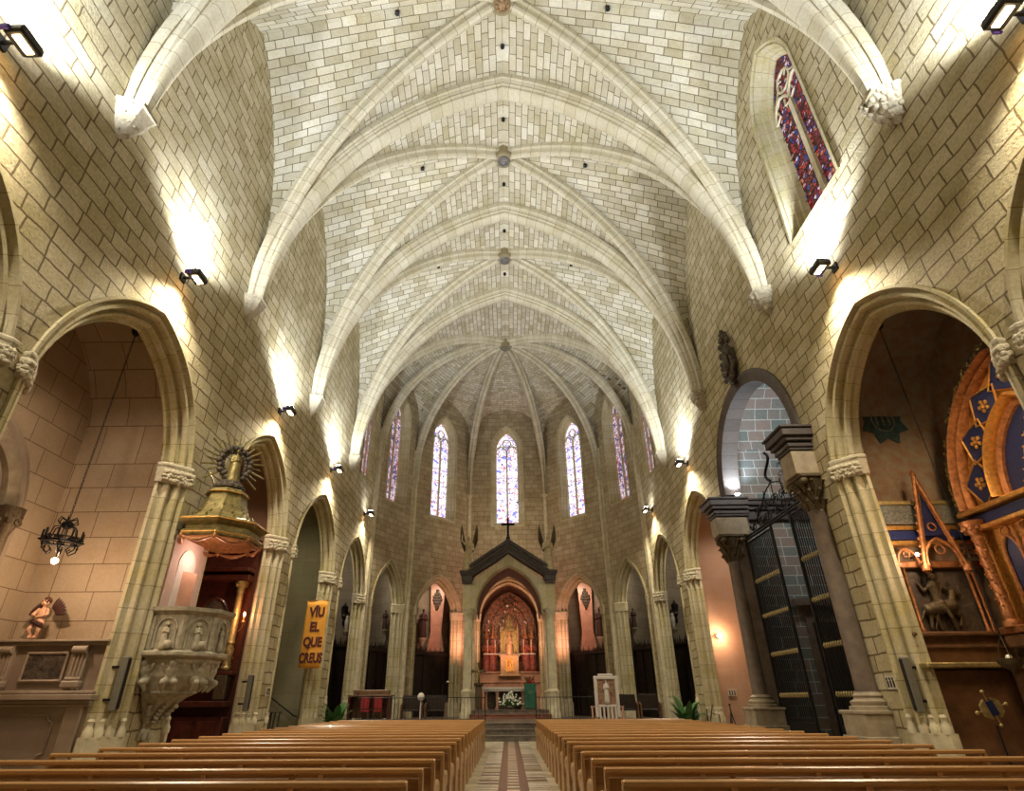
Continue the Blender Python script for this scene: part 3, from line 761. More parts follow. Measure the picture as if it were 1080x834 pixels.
for s, nm in ((-1, 'left'), (1, 'right')):
    for k in range(18):
        o = pp if (s == -1 and k == 0) else copy_tree(pp)
        o.location = (-3.55 if s < 0 else 3.49, 5.70+1.02*k, 0)
        tag(o, 'light brown wooden pew on the %s of the aisle, %s row from the camera' % (nm, ORD[k]), 'pew', 'rows of wooden pews %s of the aisle' % nm)
# ------------------------------------------------------------------ carved corbels under the vault ribs
for b in range(len(PIER)):
    for s in (-1, 1):
        y = PIER[b]; x = 8*s; mb = MB(); rnd = random.Random(b*2+s); rich = s == 1 and b < 5
        mb.prism([(x, y-.42, 12.47), (x-.50*s, y-.24, 12.47), (x-.50*s, y+.24, 12.47), (x, y+.42, 12.47)], (0, 0, .09))
        rows = []
        for t, z in ((1, 12.47), (.93, 12.38), (.82, 12.24), (.64, 12.08), (.36, 11.90), (.08, 11.74)):
            rows.append([V((x+.02*s, y-.38*t, z)), V((x-.24*s*t, y-.34*t, z)), V((x-.44*s*t, y-.19*t, z)), V((x-.46*s*t, y+.19*t, z)), V((x-.24*s*t, y+.34*t, z)), V((x+.02*s, y+.38*t, z))])
        mb.grid(rows)
        for k in range(70 if rich else 20):
            t = rnd.random(); i = min(4, int(t*5)); j = rnd.randint(0, 4); f = rnd.random()
            p = rows[i][j]*(1-f)+rows[i][j+1]*f; q = rnd.uniform(.045, .08) if rich else rnd.uniform(.02, .035); mb.ball(p, (q, q, q*1.1), 7, 5)
        o = mb.build('corbel', 'white_stone', vault, smooth=not rich)
        o['label'] = 'leafy carved corbel' if rich else 'faceted pale corbel'
# ------------------------------------------------------------------ column speakers
def column_speaker(x, y, z, s, label):
    t = empty('column_speaker', (x, y, z-.5)); mb = MB(); mb.box((x, y, z), (.16, .13, 1.0), bev=.02); mb.build('cabinet', 'grey_speaker', t)
    mb = MB(); mb.box((x-s*.082, y-.0, z), (.012, .10, .92)); mb.build('grille', 'black_metal', t)
    mb = MB(); mb.box((x+.14*s, y, z+.3), (.22, .05, .05)); mb.box((x+.14*s, y, z-.3), (.22, .05, .05)); mb.build('bracket', 'iron', t)
    tag(t, label, 'speaker')
column_speaker(-8.02, 12.8, 1.85, -1, 'slim dark column speaker on the left pier beside the carved pulpit')
column_speaker(-8.02, 19.3, 1.75, -1, 'slim grey column speaker on the pier between the dark altarpiece and the banner')
column_speaker(8.02, 12.85, 1.75, 1, 'slim grey column speaker on the right pier beside the gilded chapel')

# ------------------------------------------------------------------ left chapel: chandelier, altar, angel, niche
cx_, cy_ = -9.45, 11.75
t = empty('iron_chandelier', (cx_, cy_, 4.0), 'black wrought iron ring chandelier with one lit bulb hanging in the left chapel', 'chandelier')
zt = Arc(7.7, 13.2, 7.4, 10.2).top(cy_)
mb = MB(); z = 4.95
mb.lathe((cx_, cy_, zt-.14), [(.03, 0), (.09, .06), (.12, .16)], 10); mb.build('ceiling_rose', 'iron', t)
mb = MB(); k = 0
while z < zt-.1:
    a = (k % 2)*pi/2; c = V((cx_, cy_, z)); d = V((cos(a), sin(a), 0))
    mb.tube([c+d*.020*cos(q*pi/3)+V((0, 0, .055*sin(q*pi/3))) for q in range(6)], .008, 4, closed=True); z += .085; k += 1
mb.build('chain', 'iron', t)
mb = MB(); mb.tube([(cx_+.34*cos(a*pi/12), cy_+.34*sin(a*pi/12), 4.48) for a in range(24)], .028, 6, closed=True); mb.tube([(cx_+.34*cos(a*pi/12), cy_+.34*sin(a*pi/12), 4.56) for a in range(24)], .015, 5, closed=True)
for a in range(12): mb.tube([(cx_+.34*cos(a*pi/6), cy_+.34*sin(a*pi/6), 4.48), (cx_+.37*cos(a*pi/6), cy_+.37*sin(a*pi/6), 4.56)], .012, 4)
mb.build('ring', 'iron', t, smooth=True)
mb = MB(); mb.ball((cx_, cy_, 4.85), (.12, .12, .09), 10, 6)
for a in range(6):
    an = a*pi/3; d = V((cos(an), sin(an), 0)); c = V((cx_, cy_, 0))
    mb.tube([c+d*.1+V((0, 0, 4.82)), c+d*.22+V((0, 0, 4.78)), c+d*.25+V((0, 0, 4.64)), c+d*.34+V((0, 0, 4.50))], .014, 5)
    mb.tube([c+d*.34+V((0, 0, 4.48)), c+d*.32+V((0, 0, 4.32)), c+d*.20+V((0, 0, 4.24)), c+d*.15+V((0, 0, 4.32)), c+d*.21+V((0, 0, 4.37))], .015, 5); mb.tube([c+d*.05+V((0, 0, 4.95)), c+d*.16+V((0, 0, 5.0)), c+d*.2+V((0, 0, 4.9)), c+d*.13+V((0, 0, 4.86))], .013, 5); mb.ball(c+d*.33+V((0, 0, 4.40)), .03, 6, 4)
mb.build('scrollwork', 'iron', t, smooth=True)
for a in range(9):
    an = a*pi/4.5+.2; mb = MB(); x, y = cx_+.36*cos(an), cy_+.36*sin(an); mb.lathe((x, y, 4.50), [(.05, .0), (.06, .03), (.02, .04), (.02, .20), (.012, .22)], 8); mb.build('candle_cup', 'iron', t)
mb = MB(); mb.tube([(cx_, cy_, 4.78), (cx_, cy_, 4.16)], .012, 5); mb.build('lamp_cord', 'iron', t)
mb = MB(); mb.ball((cx_, cy_, 4.10), .065, 10, 8); mb.build('bulb', 'lamp_warm', t, smooth=True)
point((cx_, cy_, 3.95), 75, (1, .68, .45), .07)
# altar on the far wall of the left chapel
ax0, ax1, ay = -10.95, -8.45, 12.72
t = empty('stone_altar', (-9.7, ay+.2, 0), 'tan stone wall altar with scrolled pilasters and notched panel in the left chapel', 'altar')
mb = MB(); mb.box(((ax0+ax1)/2, ay+.24, .78), (ax1-ax0, .46, 1.56)); mb.build('base', 'plaster_tan', t)
mb = MB()
for z, d, h in ((1.46, .06, .05), (1.52, .10, .06), (1.60, .16, .10), (1.69, .08, .06)): mb.box(((ax0+ax1)/2, ay+.22-d/2, z), (ax1-ax0+d, .5+d, h), bev=.012)
mb.build('middle_cornice', 'plaster_tan', t)
mb = MB(); mb.box(((ax0+ax1)/2, ay+.28, 2.15), (ax1-ax0-.1, .36, .95)); mb.build('upper_block', 'plaster_panel', t)
mb = MB()
for z, d, h in ((2.60, .0, .06), (2.655, .08, .05)): mb.box(((ax0+ax1)/2, ay+.24-d/2, z), (ax1-ax0+d, .46+d, h), bev=.01)
mb.build('top_ledge', 'plaster_tan', t)
for x in (-10.55, -8.98):
    mb = MB(); mb.box((x, ay+.06, 2.15), (.30, .12, .86), bev=.015); mb.box((x, ay+.0, 1.83), (.36, .2, .14), bev=.03)
    for k in range(3): mb.box((x-.08+.08*k, ay-.01, 2.15), (.035, .03, .5))
    mb.tube([(x-.15, ay-.02, 2.48), (x+.15, ay-.02, 2.48)], .075, 12); mb.tube([(x-.15, ay+.0, 1.93), (x+.15, ay+.0, 1.93)], .04, 10)
    mb.build('scrolled_pilaster', 'plaster_tan', t)
mb = MB(); x0, x1, z0, z1 = -10.12, -9.27, 1.90, 2.42
mb.box(((x0+x1)/2, ay+.08, (z0+z1)/2), (x1-x0, .03, z1-z0)); rel = mb.build('relief_panel', 'dark_painting', t)
mb = MB()
for a, b in (((x0, z0), (x1, z0)), ((x1, z0), (x1, z1)), ((x1, z1), (x0, z1)), ((x0, z1), (x0, z0))): mb.tube([(a[0], ay+.06, a[1]), (b[0], ay+.06, b[1])], .03, 6)
mb.build('frame', 'plaster_tan', rel)
def notched(mb, x0, x1, z0, z1, y, c, r):
    P = []
    for (cx0, cz0, sx, sz) in ((x0, z0, 1, 1), (x1, z0, -1, 1), (x1, z1, -1, -1), (x0, z1, 1, -1)):
        q = [(cx0+sx*c*cos(a), cz0+sz*c*sin(a)) for a in (pi/2, pi/3, pi/4, pi/6, 0)]
        q = q if sx*sz > 0 else q[::-1]
        P += q
    mb.tube([(a, y, b) for a, b in P], r, 6, closed=True); return P
mb = MB(); P = notched(mb, -10.4, -9.1, .52, 1.28, ay-.01, .12, .026); mb.prism([(a, ay+.0, b) for a, b in P], (0, -.015, 0)); mb.build('lower_panel', 'plaster_panel', t, smooth=True)
for x in (-10.75, -8.72):
    mb = MB(); mb.box((x, ay-.02, .75), (.34, .1, 1.4), bev=.02); mb.box((x, ay-.04, .12), (.4, .16, .24), bev=.02); mb.build('pier_strip', 'plaster_tan', t)
# cherub
c = V((-10.12, ay+.05, 2.70))
def P_(x, y, z): return c+V((x, y, z))
t = sculpt('cherub_statue', [('b', P_(0, 0, .50), (.095, .085, .13)), ('b', P_(0, -.01, .36), (.10, .09, .10)), ('c', P_(-.06, -.02, .32), P_(-.10, -.10, .17), .062, .045), ('c', P_(-.10, -.10, .17), P_(-.06, -.03, .03), .042, .03), ('c', P_(-.06, -.03, .03), P_(-.07, -.09, .02), .028, .022),
     ('c', P_(.06, -.02, .32), P_(.07, -.05, .16), .062, .046), ('c', P_(.07, -.05, .16), P_(.03, -.02, .03), .043, .03), ('c', P_(.03, -.02, .03), P_(.03, -.08, .02), .028, .022),
     ('c', P_(-.10, 0, .58), P_(-.16, -.06, .47), .04, .034), ('c', P_(-.16, -.06, .47), P_(-.05, -.13, .45), .033, .024), ('c', P_(.10, 0, .58), P_(.16, -.06, .48), .04, .034), ('c', P_(.16, -.06, .48), P_(.0, -.14, .42), .033, .022),
     ('c', P_(0, 0, .58), P_(.01, -.01, .66), .04, .038), ('b', P_(.02, -.02, .73), (.075, .08, .088)), ('b', P_(.03, -.10, .72), (.014, .016, .018)), ('b', P_(-.02, -.08, .70), (.025, .02, .02)), ('b', P_(.06, -.08, .70), (.025, .02, .02))], 'skin', None, .014)
tag(t, 'small painted winged cherub statue standing on the tan stone altar', 'statue')
rnd = random.Random(5); mb = MB()
for k in range(46):
    a, e = rnd.uniform(0, 2*pi), rnd.uniform(-.1, 1.5); d = V((cos(a)*cos(e)*.078, sin(a)*cos(e)*.082+.012, sin(e)*.092)); mb.ball(c+V((.02, -.015, .735))+d, rnd.uniform(.018, .028), 6, 4)
mb.build('curly_hair', 'hair_brown', t, smooth=True)
for s in (-1, 1):
    mb = MB()
    for k in range(7):
        an = R(8+k*13); mb.ball(P_(s*(.10+.11*(1-k/9)), .08, .50+.02*k) + V((s*.09*cos(an)*(1.4 if s > 0 else 1), .02, .09*sin(an)*(1.2 if s > 0 else .8))), (.11*(1.15 if s > 0 else .7), .022, .042), 8, 5, Matrix.Rotation(-s*an*.8, 3, 'Y'))
    mb.build('wing', 'drape_dark', t, smooth=True)
mb = MB(); mb.tube([P_(-.12, -.06, .36), P_(-.02, -.12, .32), P_(.10, -.08, .27), P_(.13, .0, .2)], [.035, .045, .05, .02], 8); mb.tube([P_(-.13, -.04, .35), P_(-.13, -.03, .2), P_(-.11, -.01, .04)], [.03, .04, .02], 8); mb.build('loincloth', 'drape_dark', t, smooth=True)
eyes = MB()
for s in (-1, 1): eyes.ball(P_(.025+s*.027, -.094, .745), .010, 6, 5)
eyes.build('eyes', 'hair_brown', t)
# round niche on the back wall of the left chapel
fr = Frame((-11, 0), (-11, 10), (-1, 0)); ny = 10.15; nz = 5.25
t = empty('wall_niche_altar', (-10.9, ny, 0), 'round arched stone niche with coloured panel on the back wall, at the left picture edge', 'altar')
for r0, r1, d0, mt, nm in ((1.95, 1.65, -.14, 'plaster_tan', 'outer_arch'), (1.62, 1.28, -.24, 'pale_brown_stone', 'middle_arch'), (1.26, 1.0, -.12, 'plaster_tan', 'inner_arch')):
    mb = MB(); rows = []
    for k in range(25):
        a = pi*k/24
        rows.append([fr.at(ny+r*cos(a), nz+r*sin(a), d) for r, d in ((r0, 0), (r0, d0), ((r0+r1)/2, d0-.06), (r1, d0), (r1, 0))])
    mb.grid(rows)
    for s in (-1, 1): mb.box(fr.at(ny+s*(r0+r1)/2, nz/2, d0/2), (abs(d0), abs(r0-r1), nz))
    mb.build(nm, mt, t, smooth=True)
mb = MB(); pts = [fr.at(ny+1.0*cos(pi*k/16), nz+1.0*sin(pi*k/16), -.04) for k in range(17)]+[fr.at(ny-1.0, 2.2, -.04), fr.at(ny+1.0, 2.2, -.04)]; mb.prism(pts, (-.03, 0, 0)); mb.build('coloured_panel', 'icon_paint', t)
for s in (-1, 1):
    mb = MB(); p = fr.at(ny+s*1.5, 0, -.3); mb.lathe(p, [(.2, 0), (.2, .4), (.13, .5), (.12, 4.6), (.14, 4.7), (.24, 4.95), (.26, 5.2)], 14)
    for k in range(16): mb.ball(p+V((.2*cos(k*pi/8), .2*sin(k*pi/8), 4.9+.1*(k % 2))), .07, 6, 4)
    mb.build('column', 'old_bronze', t, smooth=True)
# ------------------------------------------------------------------ carved stone pulpit
pc = V((-7.56, 14.02, 0))
t = empty('stone_pulpit', (pc.x-.3, pc.y, 1.0), 'carved pale stone octagonal pulpit bracketed off the left pier', 'pulpit')
def octa(r, z, c=None, dx=0, rot=pi/8, sy=1.0):
    c = c or pc; return [V((max(-7.985, c.x+dx+r*cos(rot+k*pi/4)), c.y+r*sin(rot+k*pi/4)*sy, z)) for k in range(8)]
mb = MB()
rows = [octa(r, z) for r, z in ((.93, 2.36), (.99, 2.40), (.99, 2.46), (.90, 2.50), (.88, 2.52), (.88, 3.22), (.93, 3.26), (.99, 3.30), (1.0, 3.38), (.84, 3.38), (.80, 3.2), (.80, 2.5))]
mb.grid(rows, close=True); n = len(mb.v); mb.v += [tuple(p) for p in octa(.82, 2.52)]; mb.face(range(n, n+8)); mb.build('parapet', 'carved_stone', t)
for k in range(8):
    a = k*pi/4+pi/4; nv = V((cos(a), sin(a), 0)); tv = V((-sin(a), cos(a), 0))
    if nv.x < -.8: continue
    b = pc+nv*(.88*cos(pi/8)); mb = MB()
    for s in (-1, 1): mb.box(b+tv*s*.31+V((0, 0, 2.86)), (.05, .07, .68), rotz(a)); mb.lathe(b+tv*s*.22+nv*.015+V((0, 0, 2.54)), [(.03, 0), (.02, .04), (.018, .34), (.03, .38)], 8)
    mb.tube([b+nv*.012+tv*.22*cos(pi*q/10)+V((0, 0, 2.93+.22*sin(pi*q/10))) for q in range(11)], .022, 6)
    mb.ball(b+V((0, 0, 3.02)), (.07, .07, .05), 8, 5); mb.build('arched_panel', 'carved_stone', t, smooth=True)
    fc = b+nv*.035+V((0, 0, 2.53))
    parts = figure_parts(fc, .52, (nv.x, nv.y), 'folded', wide=1.1)
    if abs(a % (2*pi)-7*pi/4) < .1 or abs(a-3*pi/2) < .1: parts.append(('b', fc+tv*.12+nv*.03+V((0, 0, .08)), (.09, .07, .09)))
    sculpt('relief_figure', parts, 'white_stone' if k in (5,) else 'carved_stone', t, .014)
mb = MB(); rows = [octa(r, z, dx=dx) for r, z, dx in ((.88, 2.36, 0), (.86, 2.28, 0), (.80, 2.22, 0), (.76, 2.0, -.03), (.66, 1.82, -.08), (.60, 1.72, -.12), (.62, 1.68, -.12), (.48, 1.58, -.2), (.26, 1.30, -.32), (.12, 1.08, -.40), (.10, .98, -.42), (.02, .9, -.43))]
mb.grid(rows, close=True); mb.build('basket', 'carved_stone', t)
for k in range(6):
    a = -pi*.62+k*pi*.245; nv = V((cos(a), sin(a), 0)); b = pc+nv*.70+V((-.03, 0, 1.74)); tv = V((-sin(a), cos(a), 0)); u = V((0, 0, 1))
    sculpt('crouching_figure', [('c', b+u*.2, b+nv*.07+u*.38, .10, .10), ('b', b+nv*.12+u*.50, (.075, .075, .085)), ('c', b+tv*-.11+u*.36, b+tv*-.20+nv*.05+u*.48, .05, .04), ('c', b+tv*.11+u*.36, b+tv*.20+nv*.05+u*.48, .05, .04),
            ('c', b+tv*-.06+u*.18, b+tv*-.11+nv*.16+u*.14, .085, .07), ('c', b+tv*.06+u*.18, b+tv*.11+nv*.16+u*.14, .085, .07), ('c', b+tv*-.11+nv*.15+u*.12, b+tv*-.10+nv*.04-u*.02, .055, .04), ('c', b+tv*.11+nv*.15+u*.12, b+tv*.10+nv*.04-u*.02, .055, .04)], 'carved_stone', t, .022)
mb = MB()
for k in range(5):
    a = -pi*.5+k*pi*.25; nv = V((cos(a), sin(a), 0)); b = pc+V((-.22, 0, 1.42))
    for q in range(5): mb.ball(b+nv*(.36-.05*q)+V((-.02*q, 0, -.07*q)), (.06, .06, .05), 7, 5)
mb.ball(pc+V((-.42, 0, .92)), (.16, .16, .12)); 
for k in range(8): mb.ball(pc+V((-.42+.14*cos(k*pi/4), .14*sin(k*pi/4), .86)), (.06, .06, .09), 6, 4)
mb.build('leaf_carving', 'carved_stone', t, smooth=True)
# pale panel and door behind the pulpit
t = empty('pulpit_backboard', (-7.95, 14.1, 3.41), 'pinkish plaster back panel with painted arch of light and a door between pulpit and canopy', 'backboard')
mb = MB(); mb.box((-7.955, 14.05, 4.22), (.07, 1.5, 1.62)); plain('pink_plaster', (.58, .42, .36), .7, var=.08, scale=3); mb.build('panel', 'pink_plaster', t)
mb = MB(); A = Arc(13.62, 14.38, 4.42, 4.82); mb.prism([(-7.925, a, b) for a, b in A.path(0, 3.42, 8)], (.02, 0, 0)); mb.build('lit_arch_patch', 'white_paint', t)  # paler arch paints the light that falls on the panel
mb = MB(); mb.box((-7.86, 14.02, 3.85), (.03, .5, .9), rotz(R(-24))); mb.build('door_leaf', 'pink_marble', t)
# ------------------------------------------------------------------ gilded canopy (tester)
cc = V((-7.36, 14.1, 0))
t = empty('pulpit_canopy', (-7.9, 14.1, 5.2), 'gilded octagonal sounding board canopy hanging over the carved pulpit', 'canopy')
mb = MB(); rows = [octa(r, z, cc) for r, z in ((1.0, 4.98), (1.06, 5.02), (1.06, 5.12), (.98, 5.16), (.98, 5.26), (1.10, 5.32), (1.16, 5.38), (1.14, 5.43), (.98, 5.47))]
mb.grid(rows, close=True); mb.build('cornice', 'green_gold', t)
mb = MB(); rows = [octa(r, z, cc) for r, z in ((.98, 5.47), (.78, 5.56), (.62, 5.74), (.53, 5.98), (.48, 6.20), (.52, 6.24), (.50, 6.32), (.42, 6.36), (.3, 6.38))]
mb.grid(rows, close=True); n = len(mb.v); mb.v += [tuple(p) for p in octa(.3, 6.38, cc)]; mb.face(range(n, n+8)); mb.build('bell_roof', 'green_gold', t)
mb = MB(); rows = [octa(r, z, cc) for r, z in ((1.0, 4.98), (.86, 5.04), (.5, 5.14), (.05, 5.2))]; mb.grid(rows, close=True)
for k in range(8):
    a = k*pi/4; mb.ball(cc+V((.7*cos(a), .7*sin(a), 5.12)), (.14, .14, .03), 8, 5)
mb.build('soffit', 'copper_gold', t)
mb = MB()
for r, z in ((1.165, 5.385), (1.065, 5.07), (.53, 6.24)): mb.tube(octa(r, z, cc), .016, 5, closed=True)
mb.build('gilt_edge', 'gold', t)
mb = MB()
for k in range(8):
    P0, P1 = octa(1.04, 5.0, cc)[k], octa(1.04, 5.0, cc)[(k+1) % 8]
    mb.tube([P0*(1-q/8)+P1*q/8+V((0, 0, -.10*sin(pi*q/8)-.02)) for q in range(9)], [.02, .03, .035, .045, .05, .045, .035, .03, .02], 6); mb.ball(P0+V((0, 0, -.03)), (.05, .05, .08), 8, 5)
mb.build('festoon', 'copper_gold', t, smooth=True)
for k in range(8):
    mb = MB()
    for r, z in ((.88, 5.62), (.70, 5.76), (.56, 5.94), (.47, 6.12)):
        a = k*pi/4+pi/8; mb.ball(cc+V((r*cos(a), r*sin(a), z-.06)), (.03, .03, .045), 6, 4)
        a = k*pi/4; mb.ball(cc+V((r*.92*cos(a), r*.92*sin(a), z-.06)), (.035, .035, .05), 6, 4)
    mb.build('roof_ornament', 'green_gold', t, smooth=True)
mb = MB(); mb.box((-7.95, 14.1, 5.42), (.35, .7, .28), bev=.03); mb.tube([(-7.98, 14.1, 6.9), (-7.6, 14.1, 6.3)], .025, 6); mb.build('wall_bracket', 'green_gold', t)
gc = cc+V((0, 0, 6.4))
t = empty('sunburst_statue', tuple(gc), 'old gilt figure in a wreath with sun rays on top of the canopy', 'statue')
mb = MB()
for k in range(12):
    a = k*pi/6; mb.ball(gc+V((.28*cos(a), .28*sin(a), .05)), (.13, .13, .10), 8, 5); mb.ball(gc+V((.2*cos(a+.3), .2*sin(a+.3), .16)), (.10, .10, .08), 8, 5)
mb.build('cloud_base', 'dark_carving', t, smooth=True)
d_ = V((.75, -.66, 0)).normalized(); tv = V((.66, .75, 0))
mb = MB()
for k in range(28):
    a = k*2*pi/28; L = .88 if k % 2 else .72; ctr = gc+V((0, 0, .74))
    if sin(a) < -.75: continue
    p0 = ctr+tv*.40*cos(a)+V((0, 0, .42*sin(a))); p1 = ctr+tv*L*cos(a)+V((0, 0, L*sin(a))); mb.tube([p0, p1], [.034, .024], 5)
mb.build('sun_rays', 'green_gold', t)
mb = MB()
for k in range(22):
    a = k*2*pi/22; mb.ball(gc+V((0, 0, .74))+tv*(.40+.03*(k % 2))*cos(a)+V((0, 0, (.43+.03*(k % 2))*sin(a)))+d_*.03, (.085, .085, .085), 7, 5); mb.ball(gc+V((0, 0, .74))+tv*.31*cos(a+.1)+V((0, 0, .33*sin(a+.1)))+d_*.0, (.06, .06, .06), 6, 4)
mb.build('wreath', 'dark_carving', t, smooth=True)
sculpt('figure', figure_parts(gc+d_*.06+V((0, 0, .16)), .98, (d_.x, d_.y), 'folded', wide=1.35), 'green_gold', t, .02)
point((-7.45, 14.0, 4.6), 20, (1, .70, .55), .12)
# ------------------------------------------------------------------ left: dark altarpiece, banner, stand, plants
t = empty('carved_altarpiece', (-9.8, 19.9, 0), 'dark red wooden altarpiece with gilded columns behind the pulpit', 'altarpiece')
Y0 = 19.95; X0, X1 = -11.0, -8.75
mb = MB(); mb.box(((X0+X1)/2, Y0, 3.2), (X1-X0, .24, 6.4)); mb.build('back_panel', 'dark_retable', t)
for z, h, d in ((.55, 1.1, .5), (1.45, .16, .62), (2.3, .12, .5), (5.2, .18, .55), (5.45, .12, .66), (6.35, .16, .5), (6.5, .1, .62)):
    mb = MB(); mb.box(((X0+X1)/2, Y0-d/2, z), (X1-X0+.02, d, h), bev=.02); mb.build('cornice' if h < .3 else 'altar_block', 'dark_retable', t)
for x in (-10.75, -9.02):
    mb = MB(); mb.lathe((x, Y0-.35, 2.4), [(.15, 0), (.16, .06), (.12, .12), (.13, .3), (.15, .6), (.12, .72), (.15, .78), (.125, .84), (.12, 1.6), (.105, 2.3), (.13, 2.36), (.12, 2.42), (.15, 2.55), (.2, 2.68)], 14)
    for k in range(20): mb.ball((x+.145*cos(k*2.4), Y0-.35+.145*sin(k*2.4), 2.5+k*.03), .035, 6, 4)
    for k in range(12): mb.ball((x+.17*cos(k*pi/6), Y0-.35+.17*sin(k*pi/6), 4.95+.08*(k % 2)), .045, 6, 4)
    mb.build('gilded_column', 'dull_gold', t, smooth=True)
    mb = MB(); mb.box((x, Y0-.3, 1.9), (.36, .4, .7), bev=.03); mb.build('column_pedestal', 'old_bronze', t)
mb = MB(); A = Arc(-10.35, -9.4, 4.0, 4.6); pts = A.path(0, 2.6, 8); mb.prism([(a, Y0-.14, b) for a, b in pts], (0, .03, 0)); pic = mb.build('painted_panel', 'dark_painting', t)
mb = MB(); mb.tube([(a, Y0-.16, b) for a, b in pts+[pts[0]]], .05, 6); mb.build('arched_frame', 'dark_retable', pic)
sculpt('saint_figure', figure_parts((-9.87, Y0-.3, 3.0), 1.15, (0, -1)), 'painted_figure', t, .025)
for x in (-10.6, -9.9, -9.2):
    mb = MB(); mb.box((x, Y0-.52, .6), (.55, .05, .8), bev=.02); mb.build('carved_panel', 'dark_retable', t)
mb = MB(); mb.tube([(-8.72, Y0-.62, 3.5), (-8.60, Y0-.66, 3.62), (-8.60, Y0-.66, 3.75)], .015, 5); mb.lathe((-8.60, Y0-.66, 3.74), [(.02, 0), (.06, .03), (.05, .06), (.025, .07), (.025, .2)], 8)
lt = mb.build('wall_candle_holder', 'gold'); tag(lt, 'small gilt candle holder with glowing flame beside the dark altarpiece', 'candle')
mb = MB(); mb.ball((-8.60, Y0-.66, 4.0), (.04, .04, .08), 8, 6); mb.build('flame', 'flame', lt, smooth=True)
point((-8.60, Y0-.70, 4.02), 45, (1, .42, .2), .05)
# banner
t = empty('orange_banner', (-8.17, 25.25, 5.3), 'long orange cloth banner with dark letters hanging on the left pier', 'banner')
mb = MB(); rows = []
for k in range(13):
    z = 5.30-2.60*k/12; rows.append([V((-8.62+.90*j/10, 25.25+.012*sin(k*1.3+j*.7), z+(.02*sin(j*1.2) if k == 12 else 0))) for j in range(11)])
mb.grid(rows); o = mb.build('cloth', 'banner_cloth', t, smooth=True)
md = o.modifiers.new('thick', 'SOLIDIFY'); md.thickness = .008
mb = MB(); mb.tube([(-8.66, 25.25, 5.31), (-7.68, 25.25, 5.31)], .018, 8); mb.build('rod', 'pew_wood', t)
mb = MB(); mb.tube([(-8.62, 25.25, 5.31), (-8.17, 25.27, 5.52), (-7.72, 25.25, 5.31)], .006, 4); mb.tube([(-8.17, 25.27, 5.52), (-8.12, 25.9, 5.75)], .006, 4); mb.build('cord', 'iron', t)
for q, wd_ in enumerate(('VÏU', 'EL', 'QUE', 'CREUS')):
    z = (4.93, 4.35, 3.76, 3.16)[q]; sx = (.50, .50, .50, .50)[q]
    text_mesh(wd_, sx, .006, 'lettering', 'letter_cloth', t, Matrix.Translation((-8.165+(.03, .0, .0, .0)[q], 25.225, z-.10)) @ Matrix.Rotation(pi/2, 4, 'X') @ Matrix.Diagonal(((.80, .80, .76, .64)[q], 1, 1, 1)), bold=.022)
# handrail on the chapel wall
t = empty('handrail', (-9.6, 26.3, .6), 'dark sloping handrail on the grey wall behind the banner pier', 'handrail')
mb = MB(); mb.tube([(-10.5, 26.36, 2.0), (-8.9, 26.36, 1.0), (-8.75, 26.4, .95)], .03, 8); mb.build('rail', 'black_metal', t)
mb = MB(); [mb.tube([(x, 26.36, 2.0-(x+10.5)*.625), (x, 26.48, 1.93-(x+10.5)*.625)], .014, 5) for x in (-10.2, -9.6, -9.0)]; mb.build('wall_brackets', 'black_metal', t)
# black folding stand by the pier
t = empty('black_stand', (-7.35, 19.9, 0), 'black metal stand of slanted bars before the left pier with the grey speaker', 'stand')
for dx in (-.14, 0, .14):
    mb = MB(); mb.tube([(-7.35+dx, 19.8, 0), (-7.31+dx, 19.9, 1.22)], .022, 6); mb.build('bar', 'black_metal', t)
mb = MB(); mb.tube([(-7.55, 19.9, 1.22), (-7.08, 19.9, 1.22)], .02, 6); mb.tube([(-7.50, 19.85, .6), (-7.15, 19.85, .6)], .018, 6); mb.tube([(-7.5, 20.15, 0), (-7.42, 19.9, 1.2)], .018, 6); mb.build('crossbar', 'black_metal', t)
def plant(x, y, z0, h, label, seed):
    t = empty('potted_plant', (x, y, z0), label, 'plant'); rnd = random.Random(seed)
    mb = MB(); mb.lathe((x, y, z0), [(.14, 0), (.17, .02), (.22, .32), (.24, .33), (.24, .38), (.20, .38), (.19, .32)], 14); mb.build('pot', 'brown_stone', t, smooth=True)
    mb = MB()
    for k in range(46):
        a = rnd.uniform(0, 2*pi); L = rnd.uniform(.35, .75)*h; up_ = rnd.uniform(.5, 1.0); base = V((x, y, z0+.35)); d = V((cos(a), sin(a), 0)); lat = V((-sin(a), cos(a), 0)); n = len(mb.v); m = 7
        for i in range(m+1):
            f = i/m; p = base+d*(L*f*(.85-up_*.45))+V((0, 0, L*up_*(1.75*f-.8*f*f))); wv = .075*sin(pi*(f*.85+.12))*h; mb.v += [tuple(p-lat*wv), tuple(p+V((0, 0, .02))), tuple(p+lat*wv)]
        for i in range(m):
            b = n+i*3; mb.face((b, b+1, b+4, b+3)); mb.face((b+1, b+2, b+5, b+4))
    mb.build('leaves', 'leaf', t, smooth=True)
plain('pale_gold', (.62, .40, .21), .45, .3, var=.2, scale=8, bumpy=.3)
plant(-7.1, 26.2, 0, 1.75, 'green leafy potted plant at the foot of the left choir pier', 1)
plant(7.1, 26.2, 0, 1.9, 'green leafy potted plant at the foot of the right choir pier', 2)
